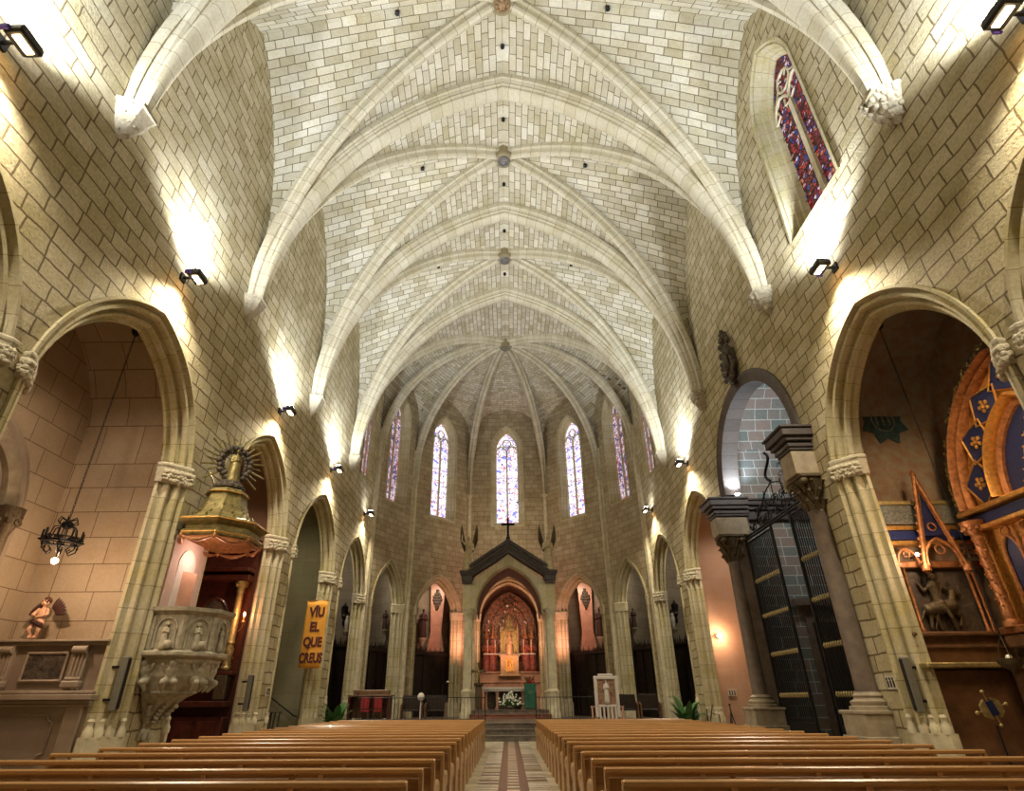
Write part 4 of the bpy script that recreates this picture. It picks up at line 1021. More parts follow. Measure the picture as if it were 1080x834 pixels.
# ------------------------------------------------------------------ choir screens behind the arches
def screen(fr, s0, s1, lab, d=1.25, z0=PF, z1=4.1):
    t = empty('choir_screen', fr.at((s0+s1)/2, z0, d), lab, 'screen'); rz = Matrix.Rotation(atan2(fr.t.y, fr.t.x), 3, 'Z'); L = s1-s0
    mb = MB(); mb.box(fr.at((s0+s1)/2, (z0+z1)/2, d), (L, .08, z1-z0), rz); mb.build('board', 'choir_wood', t)
    mb = MB(); mb.box(fr.at((s0+s1)/2, z1, d-.06), (L, .26, .12), rz, bev=.02); mb.build('cornice', 'choir_wood', t)
    n = max(3, int(L/.75))
    for k in range(n+1):
        mb = MB(); mb.box(fr.at(s0+L*k/n, (z0+z1)/2, d-.07), (.10, .09, z1-z0-.1), rz); mb.build('pilaster', 'choir_wood', t)
    mb = MB(); m = int(L/.13)
    for k in range(m):
        a = s0+L*(k+.5)/m; h = .42 if k % 3 == 0 else .24; p = [fr.at(a-.055, z1+.05, d-.1), fr.at(a+.055, z1+.05, d-.1), fr.at(a+.02, z1+.05+h*.6, d-.1), fr.at(a, z1+.05+h, d-.1), fr.at(a-.02, z1+.05+h*.6, d-.1)]
        mb.prism(p, fr.n*.03)
    mb.build('spiked_cresting', 'choir_wood', t)
for s, nm in ((-1, 'left'), (1, 'right')):
    screen(FR[s], 27.1, 32.3, 'dark wood choir screen with spiked cresting in the %s arch nearest the nave pews' % nm)
    screen(FAC[0 if s < 0 else 2][0], .1, 4.0, 'dark wood choir screen with spiked cresting in the middle %s apse arch' % nm)
    screen(FAC[1 if s < 0 else 3][0], .1, 4.9, 'dark wood choir screen with spiked cresting in the apse arch %s of the altar' % nm)
# extra screens on the radial walls, statues, lanterns and pilasters coloured as pink light above them
for s, nm in ((-1, 'left'), (1, 'right')):
    f1 = Frame((8.55*s, 32.75), (11.2*s, 33.45), (0, 1)); screen(f1, 0, 2.6, 'dark wood screen with cresting across the %s side passage beside the apse' % nm, -.12)
    f2 = Frame((7.3*s, 37.0), (9.0*s, 38.85), (-.6*s, 1)); screen(f2, 0, 2.4, 'dark wood screen behind the middle %s apse arch, on the slanting wall' % nm, -.12, z1=4.25)
    f3 = Frame((8.6*s, 39.15), (3.9*s, 43.0), (s, 1)); screen(f3, .9, 5.4, 'dark wood screen on the far wall behind the %s arch beside the altar' % nm, -.15, z1=4.35)
    cx0 = 4.95 if s < 0 else 5.3
    t = empty('pink_light_pilaster', (cx0*s, 41.5, 4.4), 'pilaster tinted with pink light with hanging carved drop, %s apse arch beside the altar' % nm, 'pilaster')
    mb = MB(); mb.prism([((cx0+a)*s, 41.25, z) for a, z in ((-.55, 4.4), (.62, 4.4), (.40, 5.6), (.52, 9.3), (-.52, 9.3), (-.34, 5.6))], (0, .2, 0)); mb.build('shaft', 'pink_marble', t)  # pink colour and flared outline stand in for a patch of light
    mb = MB()
    for k, (z, r) in enumerate(((8.3, .06), (8.1, .14), (7.9, .22), (7.7, .24), (7.5, .18), (7.3, .1), (7.15, .05))):
        for q in (-1, 0, 1): mb.ball(((cx0+.02+q*r*.8)*s, 41.18, z), (r*.5+.03, .08, .11), 8, 5)
    mb.build('carved_drop', 'dark_carving', t, smooth=True)
    c = V(((5.85 if s < 0 else 6.15)*s, 41.0, 5.2)); st = sculpt('dark_statue', figure_parts(c, 1.9, (-.2*s, -1)), 'drape_dark', None, .035); tag(st, 'dark standing statue in the apse arch just %s of the canopy altar' % nm, 'statue')
    mb = MB(); mb.lathe(c+V((0, 0, -.5)), [(.05, 0), (.15, .2), (.22, .42), (.3, .46), (.3, .53)], 10); mb.build('pedestal', 'plain_stone', st, smooth=True)
    c = V((7.62*s, 36.95, 5.35)); st = sculpt('small_dark_statue', figure_parts(c, 1.15, (-.2*s, -1)), 'drape_dark', None, .03); tag(st, 'small dark statue on the wall inside the middle %s apse arch' % nm, 'statue')
    mb = MB(); mb.lathe(c+V((0, 0, -.3)), [(.04, 0), (.12, .2), (.2, .26), (.2, .31)], 10); mb.build('wall_bracket', 'plain_stone', st, smooth=True)
    for c, lab in ((V((9.0*s, 32.55, 5.75)), 'arch nearest the pews'), (V((3.85*s, 41.0, 6.2)), 'arch touching the canopy altar')):
        t = empty('dark_lantern', tuple(c-V((0, 0, .6))), 'dark lantern on a bracket above the screen in the %s %s' % (nm, lab), 'lantern')
        mb = MB(); mb.lathe(c, [(.03, -.62), (.06, -.58), (.05, -.3), (.13, -.22), (.19, .25), (.22, .28), (.08, .42), (.03, .55)], 6); mb.build('body', 'iron', t)
        mb = MB(); mb.lathe(c, [(.145, -.15), (.165, .2)], 6); mb.build('glass', 'dark_painting', t)
        mb = MB(); mb.tube([c+V((0, 0, -.5)), c+V((0, .3, -.5))], .025, 5); mb.build('bracket', 'iron', t)
    c = V((8.75*s, 32.42, 4.95)); st = sculpt('pale_bust', [('c', c, c+V((0, 0, .35)), .10, .14), ('b', c+V((0, 0, .55)), (.1, .1, .13))], 'marble_white', None, .03); tag(st, 'small pale bust on a wall bracket next to the lantern, %s arch nearest the pews' % nm, 'statue')
    mb = MB(); mb.lathe(c+V((0, 0, -.35)), [(.04, 0), (.12, .15), (.17, .2), (.17, .26)], 10); mb.build('wall_bracket', 'plain_stone', st, smooth=True)
# white shell figure in the arch nearest the nave
# ------------------------------------------------------------------ iron railings at the edge of the choir
def railing(x0, x1, y, lab):
    t = empty('iron_railing', ((x0+x1)/2, y, PF), lab, 'railing'); n = int(round((x1-x0)/.16))
    for z in (PF+.12, PF+.98):
        mb = MB(); mb.tube([(x0, y, z), (x1, y, z)], .018, 6); mb.build('rail', 'iron', t)
    for k in range(n+1):
        x = x0+(x1-x0)*k/n; mb = MB(); big = k in (0, n)
        mb.tube([(x, y, PF), (x, y, PF+(1.12 if big else .98))], .022 if big else .010, 6)
        if big: mb.ball((x, y, PF+1.15), .045, 8, 6)
        mb.build('baluster', 'iron', t)
railing(-7.0, -1.15, 29.2, 'black iron choir railing left of the altar steps')
railing(1.15, 3.75, 29.2, 'black iron choir railing right of the altar steps')
# ------------------------------------------------------------------ baldachin over the altar
t = empty('baldachin', (0, 35.4, PF), 'stone canopy on columns with a dark slate gable roof over the altar', 'canopy')
bx = 2.36; yf, yb = 35.0, 37.6
for x in (-bx, bx):
    for y in (yf, yb):
        mb = MB(); z0 = PF
        mb.lathe((x, y, z0), [(.42, 0), (.42, .25), (.36, .32), (.36, 1.2), (.40, 1.28), (.33, 1.34), (.28, 1.42)], 8, twist=pi/8)
        mb.lathe((x, y, z0), [(.26, 1.40), (.25, 5.05), (.28, 5.08), (.25, 5.12), (.29, 5.35), (.36, 5.5), (.36, 5.62)], 12)
        for a in range(4): mb.tube([(x+.22*cos(a*pi/2+pi/4), y+.22*sin(a*pi/2+pi/4), z0+1.4), (x+.22*cos(a*pi/2+pi/4), y+.22*sin(a*pi/2+pi/4), z0+5.1)], .07, 8)
        for k in range(14): mb.ball((x+.30*cos(k*pi/7), y+.30*sin(k*pi/7), z0+5.30+.1*(k % 2)), .05, 6, 4)
        mb.build('column', 'apse_pier', t, smooth=True) if False else mb.build('column', 'plain_stone', t, smooth=True)
fb = Frame((-2.72, yf-.22), (2.72, yf-.22), (0, 1)); A = Arc(.72, 4.72, 6.0, 8.72)
def gable(x): return 7.75+max(0, (1-abs(x-2.72)/2.1))*1.62
mb = MB(); wall_strips(mb, fb, [arc_open(A, 6.2)], gable, samples(0, 5.44, 20), 6.2, 0); wall_strips(mb, fb, [arc_open(A, 6.2)], gable, samples(0, 5.44, 20), 6.2, .45)
sweep_arch(mb, fb, A, [(0, 0), (.0, -.02), (.06, .04), (.1, .12), (.1, .45)], 6.2, 14)
mb.build('front_arch', 'jamb_stone', t, smooth=True)
mb = MB(); sweep_arch(mb, fb, A, [(.02, .45), (.10, .46), (.14, 2.9), (.02, 2.95)], 6.1, 14); mb.build('shade_toned_vault', 'slate', t, smooth=True)  # slate-dark colour stands in for the roof's shade inside the arch
for x in (-bx, bx):
    mb = MB(); fs = Frame((x, yf-.2), (x, yb+.2), (1 if x > 0 else -1, 0)); A2 = Arc(.35, fs.L-.35, 6.3, 7.5)
    wall_strips(mb, fs, [arc_open(A2, 6.2)], lambda a: 7.9, [0, fs.L], 6.2, -.18); wall_strips(mb, fs, [arc_open(A2, 6.2)], lambda a: 7.9, [0, fs.L], 6.2, .18); mb.build('side_arch', 'jamb_stone', t)
mb = MB()                        # roof: two slabs and the moulded raking cornice
for s in (-1, 1):
    P = [(0, 10.25), (s*2.35, 8.72), (s*2.35, 8.55), (0, 10.0)]
    mb.prism([(a, yf-.45, b) for a, b in P], (0, yb-yf+.9, 0))
mb.build('roof', 'slate', t)
mb = MB()
for s in (-1, 1):
    for dy, zo, th in ((-.55, 0, .12), (-.47, -.12, .16), (-.38, -.28, .22)):
        P = [(0, 9.92+zo), (s*2.45, 8.36+zo), (s*2.45, 8.36+zo-th), (0, 9.92+zo-th)]; mb.prism([(a, yf+dy, b) for a, b in P], (0, .5, 0))
    for dz, ex, h in ((8.30, .12, .14), (8.17, .05, .14), (7.95, .0, .34), (7.72, -.03, .16)):
        mb.box((s*2.47, yf+.2, dz), (.66+2*ex, 1.2+2*ex, h), bev=.02)
mb.build('cornice', 'slate', t)
mb = MB(); mb.lathe((0, yf-.1, 10.1), [(.30, 0), (.16, .15), (.12, .22), (.14, .3), (.08, .36), (.05, .5)], 10); mb.box((0, yf-.1, 11.0), (.14, .10, 1.25), bev=.02); mb.box((0, yf-.1, 11.22), (.85, .10, .15), bev=.02)
cr = mb.build('iron_cross', 'iron'); tag(cr, 'black cross standing on the peak of the slate canopy roof', 'cross')
plain('pale_gilt', (.55, .46, .27), .6, .15, var=.3, scale=7, bumpy=.4)
for s, nm in ((-1, 'left'), (1, 'right')):
    c = V((s*2.42, yf-.05, 8.40)); st = sculpt('winged_angel_statue', figure_parts(c, 2.1, (0, -1), 'up' if s < 0 else 'folded', wide=1.15), 'pale_gilt', None, .03)
    tag(st, 'gilded stone angel with raised dark wings on the %s end of the canopy roof' % nm, 'statue')
    for q in (-1, 1):
        mb = MB(); p0 = c+V((q*.10, .12, 1.35)); p = [p0+V(v) for v in ((0, 0, -.35), (q*.22, .05, -.1), (q*.46, .06, .55), (q*.44, .06, 1.25), (q*.36, .05, 1.55), (q*.26, .04, 1.1), (q*.10, .02, .35))]
        mb.prism(p, (0, .05, 0))
        for k in range(5): mb.tube([p0+V((q*(.12+.04*k), .0, -.1+.1*k)), p0+V((q*(.40-.01*k), .0, 1.3-.22*k))], .022, 4)
        mb.build('wing', 'old_bronze', st)
# ------------------------------------------------------------------ altar, tabernacle, retable
DZ = 1.06
t = empty('altar_table', (-.3, 35.9, DZ), 'white marble altar table on small columns under the stone canopy', 'altar')
mb = MB(); mb.box((-.32, 35.9, DZ+1.04), (2.5, .75, .12), bev=.02); mb.box((-.32, 35.9, DZ+.94), (2.36, .66, .08)); mb.build('table_top', 'marble_white', t)
for x in (-1.36, -.72, .08, .72):
    mb = MB(); mb.lathe((x, 35.75, DZ), [(.13, 0), (.13, .08), (.08, .12), (.075, .74), (.12, .82), (.13, .90)], 10); mb.build('leg', 'pink_marble', t, smooth=True)
mb = MB(); mb.box((-.32, 36.05, DZ+.45), (2.0, .08, .9)); mb.build('back_panel', 'dark_carving', t)
t = empty('flower_arrangement', (0, 35.35, DZ), 'spreading arrangement of white flowers in front of the altar', 'flowers'); rnd = random.Random(9)
mb = MB(); mb.lathe((0, 35.35, DZ), [(.12, 0), (.2, .1), (.16, .2), (.2, .24)], 10); mb.build('vase', 'dark_carving', t, smooth=True)
mb = MB(); mg = MB()
for k in range(90):
    a, e = rnd.uniform(0, 2*pi), rnd.uniform(.05, 1.5); r = rnd.uniform(.35, .68)
    p = V((1.0*r*cos(a)*cos(e)*1.15, .35*r*sin(a)*cos(e), .22+r*sin(e)*1.0))+V((0, 35.35, DZ)); mg.tube([(0, 35.35, DZ+.2), p], .007, 4)
    for q in range(5): mb.ball(p+V((.025*cos(q*1.26), -.01, .025*sin(q*1.26))), (.024, .012, .024), 5, 4)
    if k % 2: mg.ball(p+V((.03, 0, -.05)), (.05, .012, .02), 5, 4)
mb.build('blossoms', 'petal', t); mg.build('greenery', 'leaf', t)
t = empty('ambo', (1.12, 35.4, DZ), 'reading stand draped in deep green cloth, right of the altar', 'lectern')
mb = MB(); mb.box((1.12, 35.4, DZ+.05), (.5, .45, .1), bev=.02); mb.box((1.12, 35.45, DZ+.6), (.2, .2, 1.1)); mb.build('stand', 'brown_wood', t)
mb = MB(); rows = []
for k in range(9):
    z = DZ+1.22-1.16*k/8; rows.append([V((1.12-.33+.66*j/12, 35.2-.01*k+.02*sin(j*1.7), z)) for j in range(13)])
mb.grid(rows); mb.box((1.12, 35.4, DZ+1.2), (.68, .42, .05), Matrix.Rotation(R(18), 3, 'X'), bev=.01); o = mb.build('green_drape', 'green_cloth', t, smooth=True)
mb = MB(); mb.box((1.12, 35.17, DZ+.75), (.05, .012, .3)); mb.box((1.12, 35.17, DZ+.82), (.18, .012, .05)); mb.build('embroidered_cross', 'dull_gold', t)
# processional crucifix
t = empty('crucifix_stand', (-1.72, 34.75, DZ), 'dark standing crucifix on a carved pedestal left of the altar', 'crucifix')
mb = MB(); mb.lathe((-1.72, 34.75, DZ-.2), [(.28, 0), (.28, .12), (.16, .2), (.18, .5), (.2, .9), (.17, 1.3), (.26, 1.42), (.26, 1.5)], 8); mb.build('pedestal', 'old_bronze', t)
mb = MB(); mb.box((-1.72, 34.75, DZ+1.75), (.12, .08, 1.0), bev=.01); mb.box((-1.72, 34.75, DZ+1.88), (.62, .08, .12), bev=.01)
for x, z in ((-1.72, 2.27), (-2.04, 1.88), (-1.40, 1.88)): mb.ball((x, 34.75, DZ+z), (.09, .05, .09), 8, 5)
mb.build('cross', 'old_bronze', t)
sculpt('christ_figure', [('c', (-1.72, 34.68, DZ+1.42), (-1.72, 34.67, DZ+1.68), .03, .045), ('c', (-1.72, 34.67, DZ+1.68), (-1.72, 34.67, DZ+1.86), .05, .06), ('b', (-1.72, 34.65, DZ+1.98), (.04, .04, .05)), ('c', (-1.72, 34.67, DZ+1.87), (-1.98, 34.69, DZ+1.93), .03, .018), ('c', (-1.72, 34.67, DZ+1.87), (-1.46, 34.69, DZ+1.93), .03, .018)], 'dull_gold', t, .015)
# main retable in the centre arch
t = empty('gothic_retable', (0, 41.6, PF), 'carved red and gold gothic retable filling the centre arch behind the altar', 'altarpiece')
Yr = 41.7
mb = MB(); A = Arc(-1.92, 1.92, 5.7, 8.35); mb.prism([(a, Yr, b) for a, b in A.path(0, PF+2.5, 12)], (0, .15, 0)); mb.build('back_panel', 'retable_carving', t)
mb = MB(); mb.box((0, Yr-.25, PF+1.25), (4.4, .5, 2.5)); mb.box((0, Yr-.3, PF+2.48), (4.5, .62, .1), bev=.02); mb.box((0, Yr-.3, PF+1.9), (4.5, .6, .06), bev=.02); mb.build('base', 'pink_marble', t)
rnd = random.Random(12); mb = MB()
for ring, rr in ((0, 1.84), (1, 1.30), (2, .8)):
    A = Arc(-rr, rr, 5.7-.1*ring, 5.7+1.38*rr); pts = A.path(0, 4.6 if ring < 2 else 5.8, 14); mb.tube([(a, Yr-.06, b) for a, b in pts], .04, 6)
    for a, b in pts[::2]: mb.ball((a, Yr-.1, b), (.07, .06, .07), 7, 5)
for x in (-1.2, -.6, .6, 1.2):
    mb.tube([(x, Yr-.08, 4.2), (x, Yr-.08, 6.3)], .035, 6); mb.tube([(x, Yr-.08, 6.3), (x*.6, Yr-.08, 7.0), (0, Yr-.08, 7.6)], .028, 6)
mb.tube([(.32*cos(k*pi/8), Yr-.1, 7.5+.32*sin(k*pi/8)) for k in range(16)], .05, 6, closed=True)
mb.build('tracery', 'old_bronze', t, smooth=True)
OUT = Arc(-1.8, 1.8, 5.7, 8.15); cols = {'copper_gold': MB(), 'marble_white': MB(), 'painted_figure': MB()}
for k in range(210):
    x = rnd.uniform(-1.75, 1.75); z = rnd.uniform(4.9, 8.0)
    if z > OUT.top(x)-.1: continue
    m_ = rnd.choice(['copper_gold']*5+['marble_white']+['painted_figure']*4); cols[m_].ball((x, Yr-.1, z), (rnd.uniform(.03, .08), .05, rnd.uniform(.05, .13)), 6, 4)
for m_, b_ in cols.items(): b_.build('carved_foliage', m_, t)
for x in (-1.55, -1.1, 1.1, 1.55):
    sculpt('painted_saint', figure_parts((x, Yr-.32, 3.25), 1.9, (0, -1)), 'painted_figure', t, .04)
    mb = MB(); mb.lathe((x, Yr-.25, 5.2), [(.22, 0), (.2, .1), (.1, .25), (.04, .55), (.02, .8)], 6); mb.build('canopy', 'copper_gold', t)
t = empty('tabernacle', (0, 41.0, 2.9), 'gold tabernacle box with relief door below the throne figure', 'tabernacle')
mb = MB(); mb.box((0, 41.0, 2.95), (1.45, .6, .14), bev=.03); mb.box((0, 41.0, 3.55), (1.2, .5, 1.1), bev=.02); mb.box((0, 41.0, 4.12), (1.4, .6, .1), bev=.03); mb.build('case', 'pale_gold', t)
mb = MB(); mb.box((0, 40.73, 3.55), (.55, .05, .8), bev=.02); mb.ball((0, 40.70, 3.6), (.14, .04, .2), 8, 6); mb.build('door', 'gold', t)
mb = MB(); mb.box((0, 41.05, 4.22), (3.5, .3, .06), bev=.02); sh = mb.build('altar_shelf', 'marble_white'); tag(sh, 'thin pale shelf running across the retable above the gold tabernacle', 'shelf')
t = empty('throne_niche', (0, 41.1, 4.25), 'golden throne niche with seated figure above the tabernacle', 'niche')
mb = MB()
for s in (-1, 1): mb.lathe((s*.56, 41.0, 4.28), [(.09, 0), (.06, .1), (.055, 1.2), (.09, 1.3), (.03, 1.7), (.0, 1.95)], 8)
mb.lathe((0, 41.05, 5.6), [(.5, 0), (.46, .15), (.28, .35), (.2, .6), (.08, .8), (.03, 1.1)], 8); [mb.ball((.5*cos(a*pi/6), 41.05-.3*sin(a*pi/6), 5.62), .06, 6, 4) for a in range(7)]; mb.box((0, 41.25, 4.95), (1.0, .1, 1.3)); mb.build('gilt_canopy', 'dull_gold', t)
c = V((0, 40.95, 4.25)); u = V((0, 0, 1))
sculpt('seated_figure', [('c', c+u*.1, c+u*.45, .30, .26), ('c', c+V((0, -.12, .2)), c+V((0, -.16, .45)), .24, .22), ('c', c+u*.5, c+u*.92, .18, .16), ('b', c+u*1.14, (.10, .11, .13)), ('b', c+u*1.28, (.10, .10, .08)), ('c', c+V((-.16, -.02, .88)), c+V((-.22, -.2, .62)), .06, .05), ('c', c+V((.16, -.02, .88)), c+V((.22, -.2, .62)), .06, .05), ('b', c+V((.08, -.24, .72)), (.09, .09, .14)), ('b', c+V((.08, -.25, .92)), (.06, .06, .07))], 'pale_gold', t, .025)
for q, x in enumerate((-1.45, -.95, .95, 1.45)):
    t = empty('altar_candlestick', (x, 40.98, 4.25), 'slim gilt candlestick on the retable shelf, %s' % ('far left end', 'left beside the throne', 'right beside the throne', 'far right end')[q], 'candlestick')
    mb = MB(); mb.lathe((x, 40.98, 4.25), [(.07, 0), (.07, .03), (.02, .08), (.03, .2), (.02, .36), (.05, .4)], 8); mb.build('stem', 'gold', t, smooth=True)
    mb = MB(); mb.lathe((x, 40.98, 4.65), [(.018, 0), (.018, .45)], 6); mb.build('candle', 'petal', t)
mb = MB(); x = 1.15
t = empty('flower_vase', (x, 37.6, 1.06), 'vase of dark red flowers on a tall stand right of the altar', 'flowers')
mb.lathe((x, 37.6, 1.06), [(.16, 0), (.1, .1), (.06, .2), (.06, 1.1), (.14, 1.2)], 8); mb.build('stand', 'pink_marble', t)
mb = MB()
for k in range(40): a = rnd.uniform(0, 2*pi); r = rnd.uniform(0, .32); mb.ball((x+r*cos(a), 37.6+r*sin(a), 2.35+rnd.uniform(0, .4)-r*.4), .06, 6, 4)
mb.build('blossoms', 'red_cloth', t); mb = MB()
for k in range(14): a = k; mb.tube([(x, 37.6, 2.2), (x+.3*cos(a), 37.6+.3*sin(a), 2.75)], .02, 4)
mb.build('greenery', 'leaf', t)
# ------------------------------------------------------------------ choir furniture
t = empty('organ_console', (-7.0, 30.2, PF), 'dark wooden desk with closed sides at the left of the choir', 'desk')
mb = MB(); mb.box((-7.55, 30.2, PF+.52), (.10, .8, 1.04), bev=.02); mb.box((-5.7, 30.2, PF+.52), (.10, .8, 1.04), bev=.02); mb.build('side', 'dark_retable', t)
mb = MB(); mb.box((-6.62, 30.2, PF+1.08), (2.05, .86, .07), bev=.02); mb.box((-6.62, 30.5, PF+.6), (1.8, .06, .9)); mb.box((-6.62, 30.35, PF+1.22), (1.7, .4, .22), bev=.03); mb.build('desk_top', 'brown_wood', t)
for q, (x, y) in enumerate(((-6.75, 29.85), (-6.15, 29.9))):
    t = empty('red_chair', (x, y, PF), ('red upholstered chair in front of the dark desk, outer of two', 'red upholstered chair in front of the dark desk, inner of two')[q], 'chair')
    mb = MB(); mb.box((x, y, PF+.45), (.42, .42, .09), bev=.03); mb.build('seat', 'red_cloth', t); mb = MB(); mb.box((x, y-.2, PF+.78), (.40, .05, .48), bev=.02); mb.build('backrest', 'red_cloth', t)
    for dx in (-.18, .18):
        for dy in (-.18, .18): mb = MB(); mb.box((x+dx, y+dy, PF+.21), (.035, .035, .42)); mb.build('leg', 'brown_wood', t)
for q, (x, y) in enumerate(((-4.75, 30.9), (-3.6, 30.9), (5.55, 30.8), (6.65, 30.8))):
    t = empty('choir_bench', (x, y, PF), 'dark choir stall seat %s' % ('beside the left microphone', 'between microphone and railing', 'right of the white picture stand', 'at the right edge of the choir')[q], 'stall')
    mb = MB(); mb.box((x, y, PF+.44), (.95, .5, .06), bev=.02); mb.build('seat', 'choir_wood', t); mb = MB(); mb.box((x, y+.25, PF+.75), (.98, .06, .7), bev=.03); mb.build('backrest', 'choir_wood', t)
    for dx in (-.48, .48): mb = MB(); mb.prism([(x+dx-.03, y-.3, PF), (x+dx-.03, y+.28, PF), (x+dx-.03, y+.28, PF+.8), (x+dx-.03, y-.1, PF+.72), (x+dx-.03, y-.3, PF+.66)], (.06, 0, 0)); mb.build('side_panel', 'brown_wood', t)
for q, (x, y, h) in enumerate(((-5.35, 29.5, 1.15), (-3.15, 29.6, 1.5))):
    t = empty('microphone_stand', (x, y, PF), ('short microphone stand by the dark desk', 'tall microphone stand left of the altar railing')[q], 'microphone')
    mb = MB(); mb.lathe((x, y, PF), [(.14, 0), (.14, .02), (.015, .04), (.012, h)], 10); mb.tube([(x, y, PF+h), (x+.2, y-.05, PF+h+.12)], .01, 5); mb.build('pole', 'black_metal', t)
    mb = MB(); mb.ball((x+.23, y-.06, PF+h+.14), (.06, .04, .04), 8, 6); mb.build('head', 'white_paint', t)
mb = MB(); mb.ball((-4.25, 30.3, PF+1.02), (.17, .15, .18), 14, 10); mb.tube([(-4.25, 30.3, PF), (-4.25, 30.3, PF+.9)], .03, 6); tag(mb.build('white_globe_stand', 'white_paint', smooth=True), 'round white globe on a thin stand in front of the left choir screen', 'lamp')
# white framed picture stand right of the altar
t = empty('picture_stand', (4.5, 30.0, PF), 'white gabled stand with framed coloured icon right of the altar railing', 'icon stand')
mb = MB()
for k in range(9):
    x = 3.80+.175*k; mb.box((x, 30.0, PF+.30), (.09, .06, .60), bev=.01)
mb.box((4.5, 30.02, PF+.58), (1.55, .05, .06)); mb.box((4.5, 30.02, PF+.06), (1.55, .05, .06)); mb.build('slatted_base', 'pink_marble', t)
mb = MB()
for x in (4.02, 5.0): mb.box((x, 29.95, PF+1.0), (.15, .12, 1.72), bev=.02)
mb.box((4.51, 29.95, PF+1.78), (1.14, .13, .14), bev=.02); mb.box((4.51, 29.95, PF+1.90), (.7, .12, .10), bev=.02); mb.box((4.51, 29.95, PF+.62), (.95, .12, .1))
for k in range(5): mb.box((4.15+.18*k, 29.95, PF+.3), (.08, .08, .6))
mb.build('frame', 'white_paint', t)
mb = MB(); mb.box((4.51, 29.97, PF+1.2), (.86, .04, 1.06)); ic = mb.build('icon', 'icon_paint', t)
sculpt('painted_figure', figure_parts((4.51, 29.93, PF+.75), .95, (0, -1)), 'marble_white', ic, .03)
# ------------------------------------------------------------------ dark classical portal on the right wall
pc_, pz, pr_ = PORT['c'], PORT['z'], PORT['r']
t = empty('stone_portal', (7.6, pc_, 0), 'tall dark stone portal arch with columns and entablature blocks on the right wall', 'portal')
def ring(r, x, n=28, a0=0, a1=pi): return [V((x, pc_+r*cos(a0+(a1-a0)*k/n), pz+r*sin(a0+(a1-a0)*k/n))) for k in range(n+1)]
mb = MB(); rows = [ring(pr_+.02, 8.0), ring(pr_+.02, 7.93), ring(pr_-.06, 7.90), ring(pr_-.14, 7.95), ring(pr_-.40, 7.97), ring(pr_-.42, 8.02), ring(pr_-.42, 8.55)]
uvs = [[(k*.36, q*.3) for k in range(29)] for q in range(len(rows))]; mb.grid(rows, uvs); mb.build('arch', 'dark_arch_stone', t, smooth=True)
ri = pr_-.42
for s in (-1, 1):
    yj = pc_+s*ri
    mb = MB(); mb.box((8.30, yj+s*.21, 3.7), (.60, .42, 7.4)); mb.build('jamb', 'brown_stone', t)
    yc = 14.22 if s < 0 else 20.25
    mb = MB(); mb.box((7.86, yc, .62), (.92, .92, 1.22), bev=.02); mb.box((7.86, yc, .40), (1.04, 1.04, .80), bev=.02); mb.box((7.86, yc, 1.24), (1.0, 1.0, .08), bev=.03); mb.build('pedestal', 'pale_brown_stone', t)
    mb = MB(); mb.lathe((7.86, yc, 1.27), [(.44, 0), (.44, .08), (.38, .10), (.40, .15), (.40, .18), (.32, .22), (.30, .25), (.33, .29), (.27, .33), (.245, .36)], 18); mb.build('column_base', 'pale_brown_stone', t, smooth=True)
    mb = MB(); mb.lathe((7.86, yc, 1.60), [(.235, -.02), (.23, .8), (.225, 2.4), (.20, 4.04), (.225, 4.08), (.21, 4.12)], 20); mb.build('shaft', 'brown_stone', t, smooth=True)
    mb = MB(); mb.lathe((7.86, yc, 5.70), [(.21, 0), (.24, .3), (.28, .6), (.36, .82)], 16); mb.box((7.86, yc, 6.58), (.78, .78, .10), bev=.02)
    for row, (z, r, q) in enumerate(((5.86, .25, .10), (6.10, .30, .11), (6.34, .35, .11))):
        for k in range(10):
            a = k*pi/5+row*.3; d = V((cos(a), sin(a), 0)); b_ = V((7.86, yc, z)); mb.tube([b_+d*(r-.06)-V((0, 0, .14)), b_+d*r, b_+d*(r+.09)+V((0, 0, .10)), b_+d*(r+.14)+V((0, 0, .05))], [.055, .06, .045, .03], 6)
    for k in range(4): a = pi/4+k*pi/2; mb.ball((7.86+.42*cos(a), yc+.42*sin(a), 6.44), (.11, .11, .10), 8, 6)
    mb.build('leafy_capital', 'old_bronze', t, smooth=True)
    mb = MB(); mb.box((7.95, yc+s*.02, 6.93), (1.10, .66, .62), bev=.01); mb.build('frieze_block', 'pale_brown_stone', t)
    mb = MB()
    for z, e, h in ((7.30, .02, .08), (7.40, .06, .12), (7.56, .12, .12), (7.72, .20, .20), (7.87, .24, .08)): mb.box((8.0-e/2, yc, z), (1.2+e, .72+2*e, h), bev=.02)
    mb.build('cornice', 'slate', t)
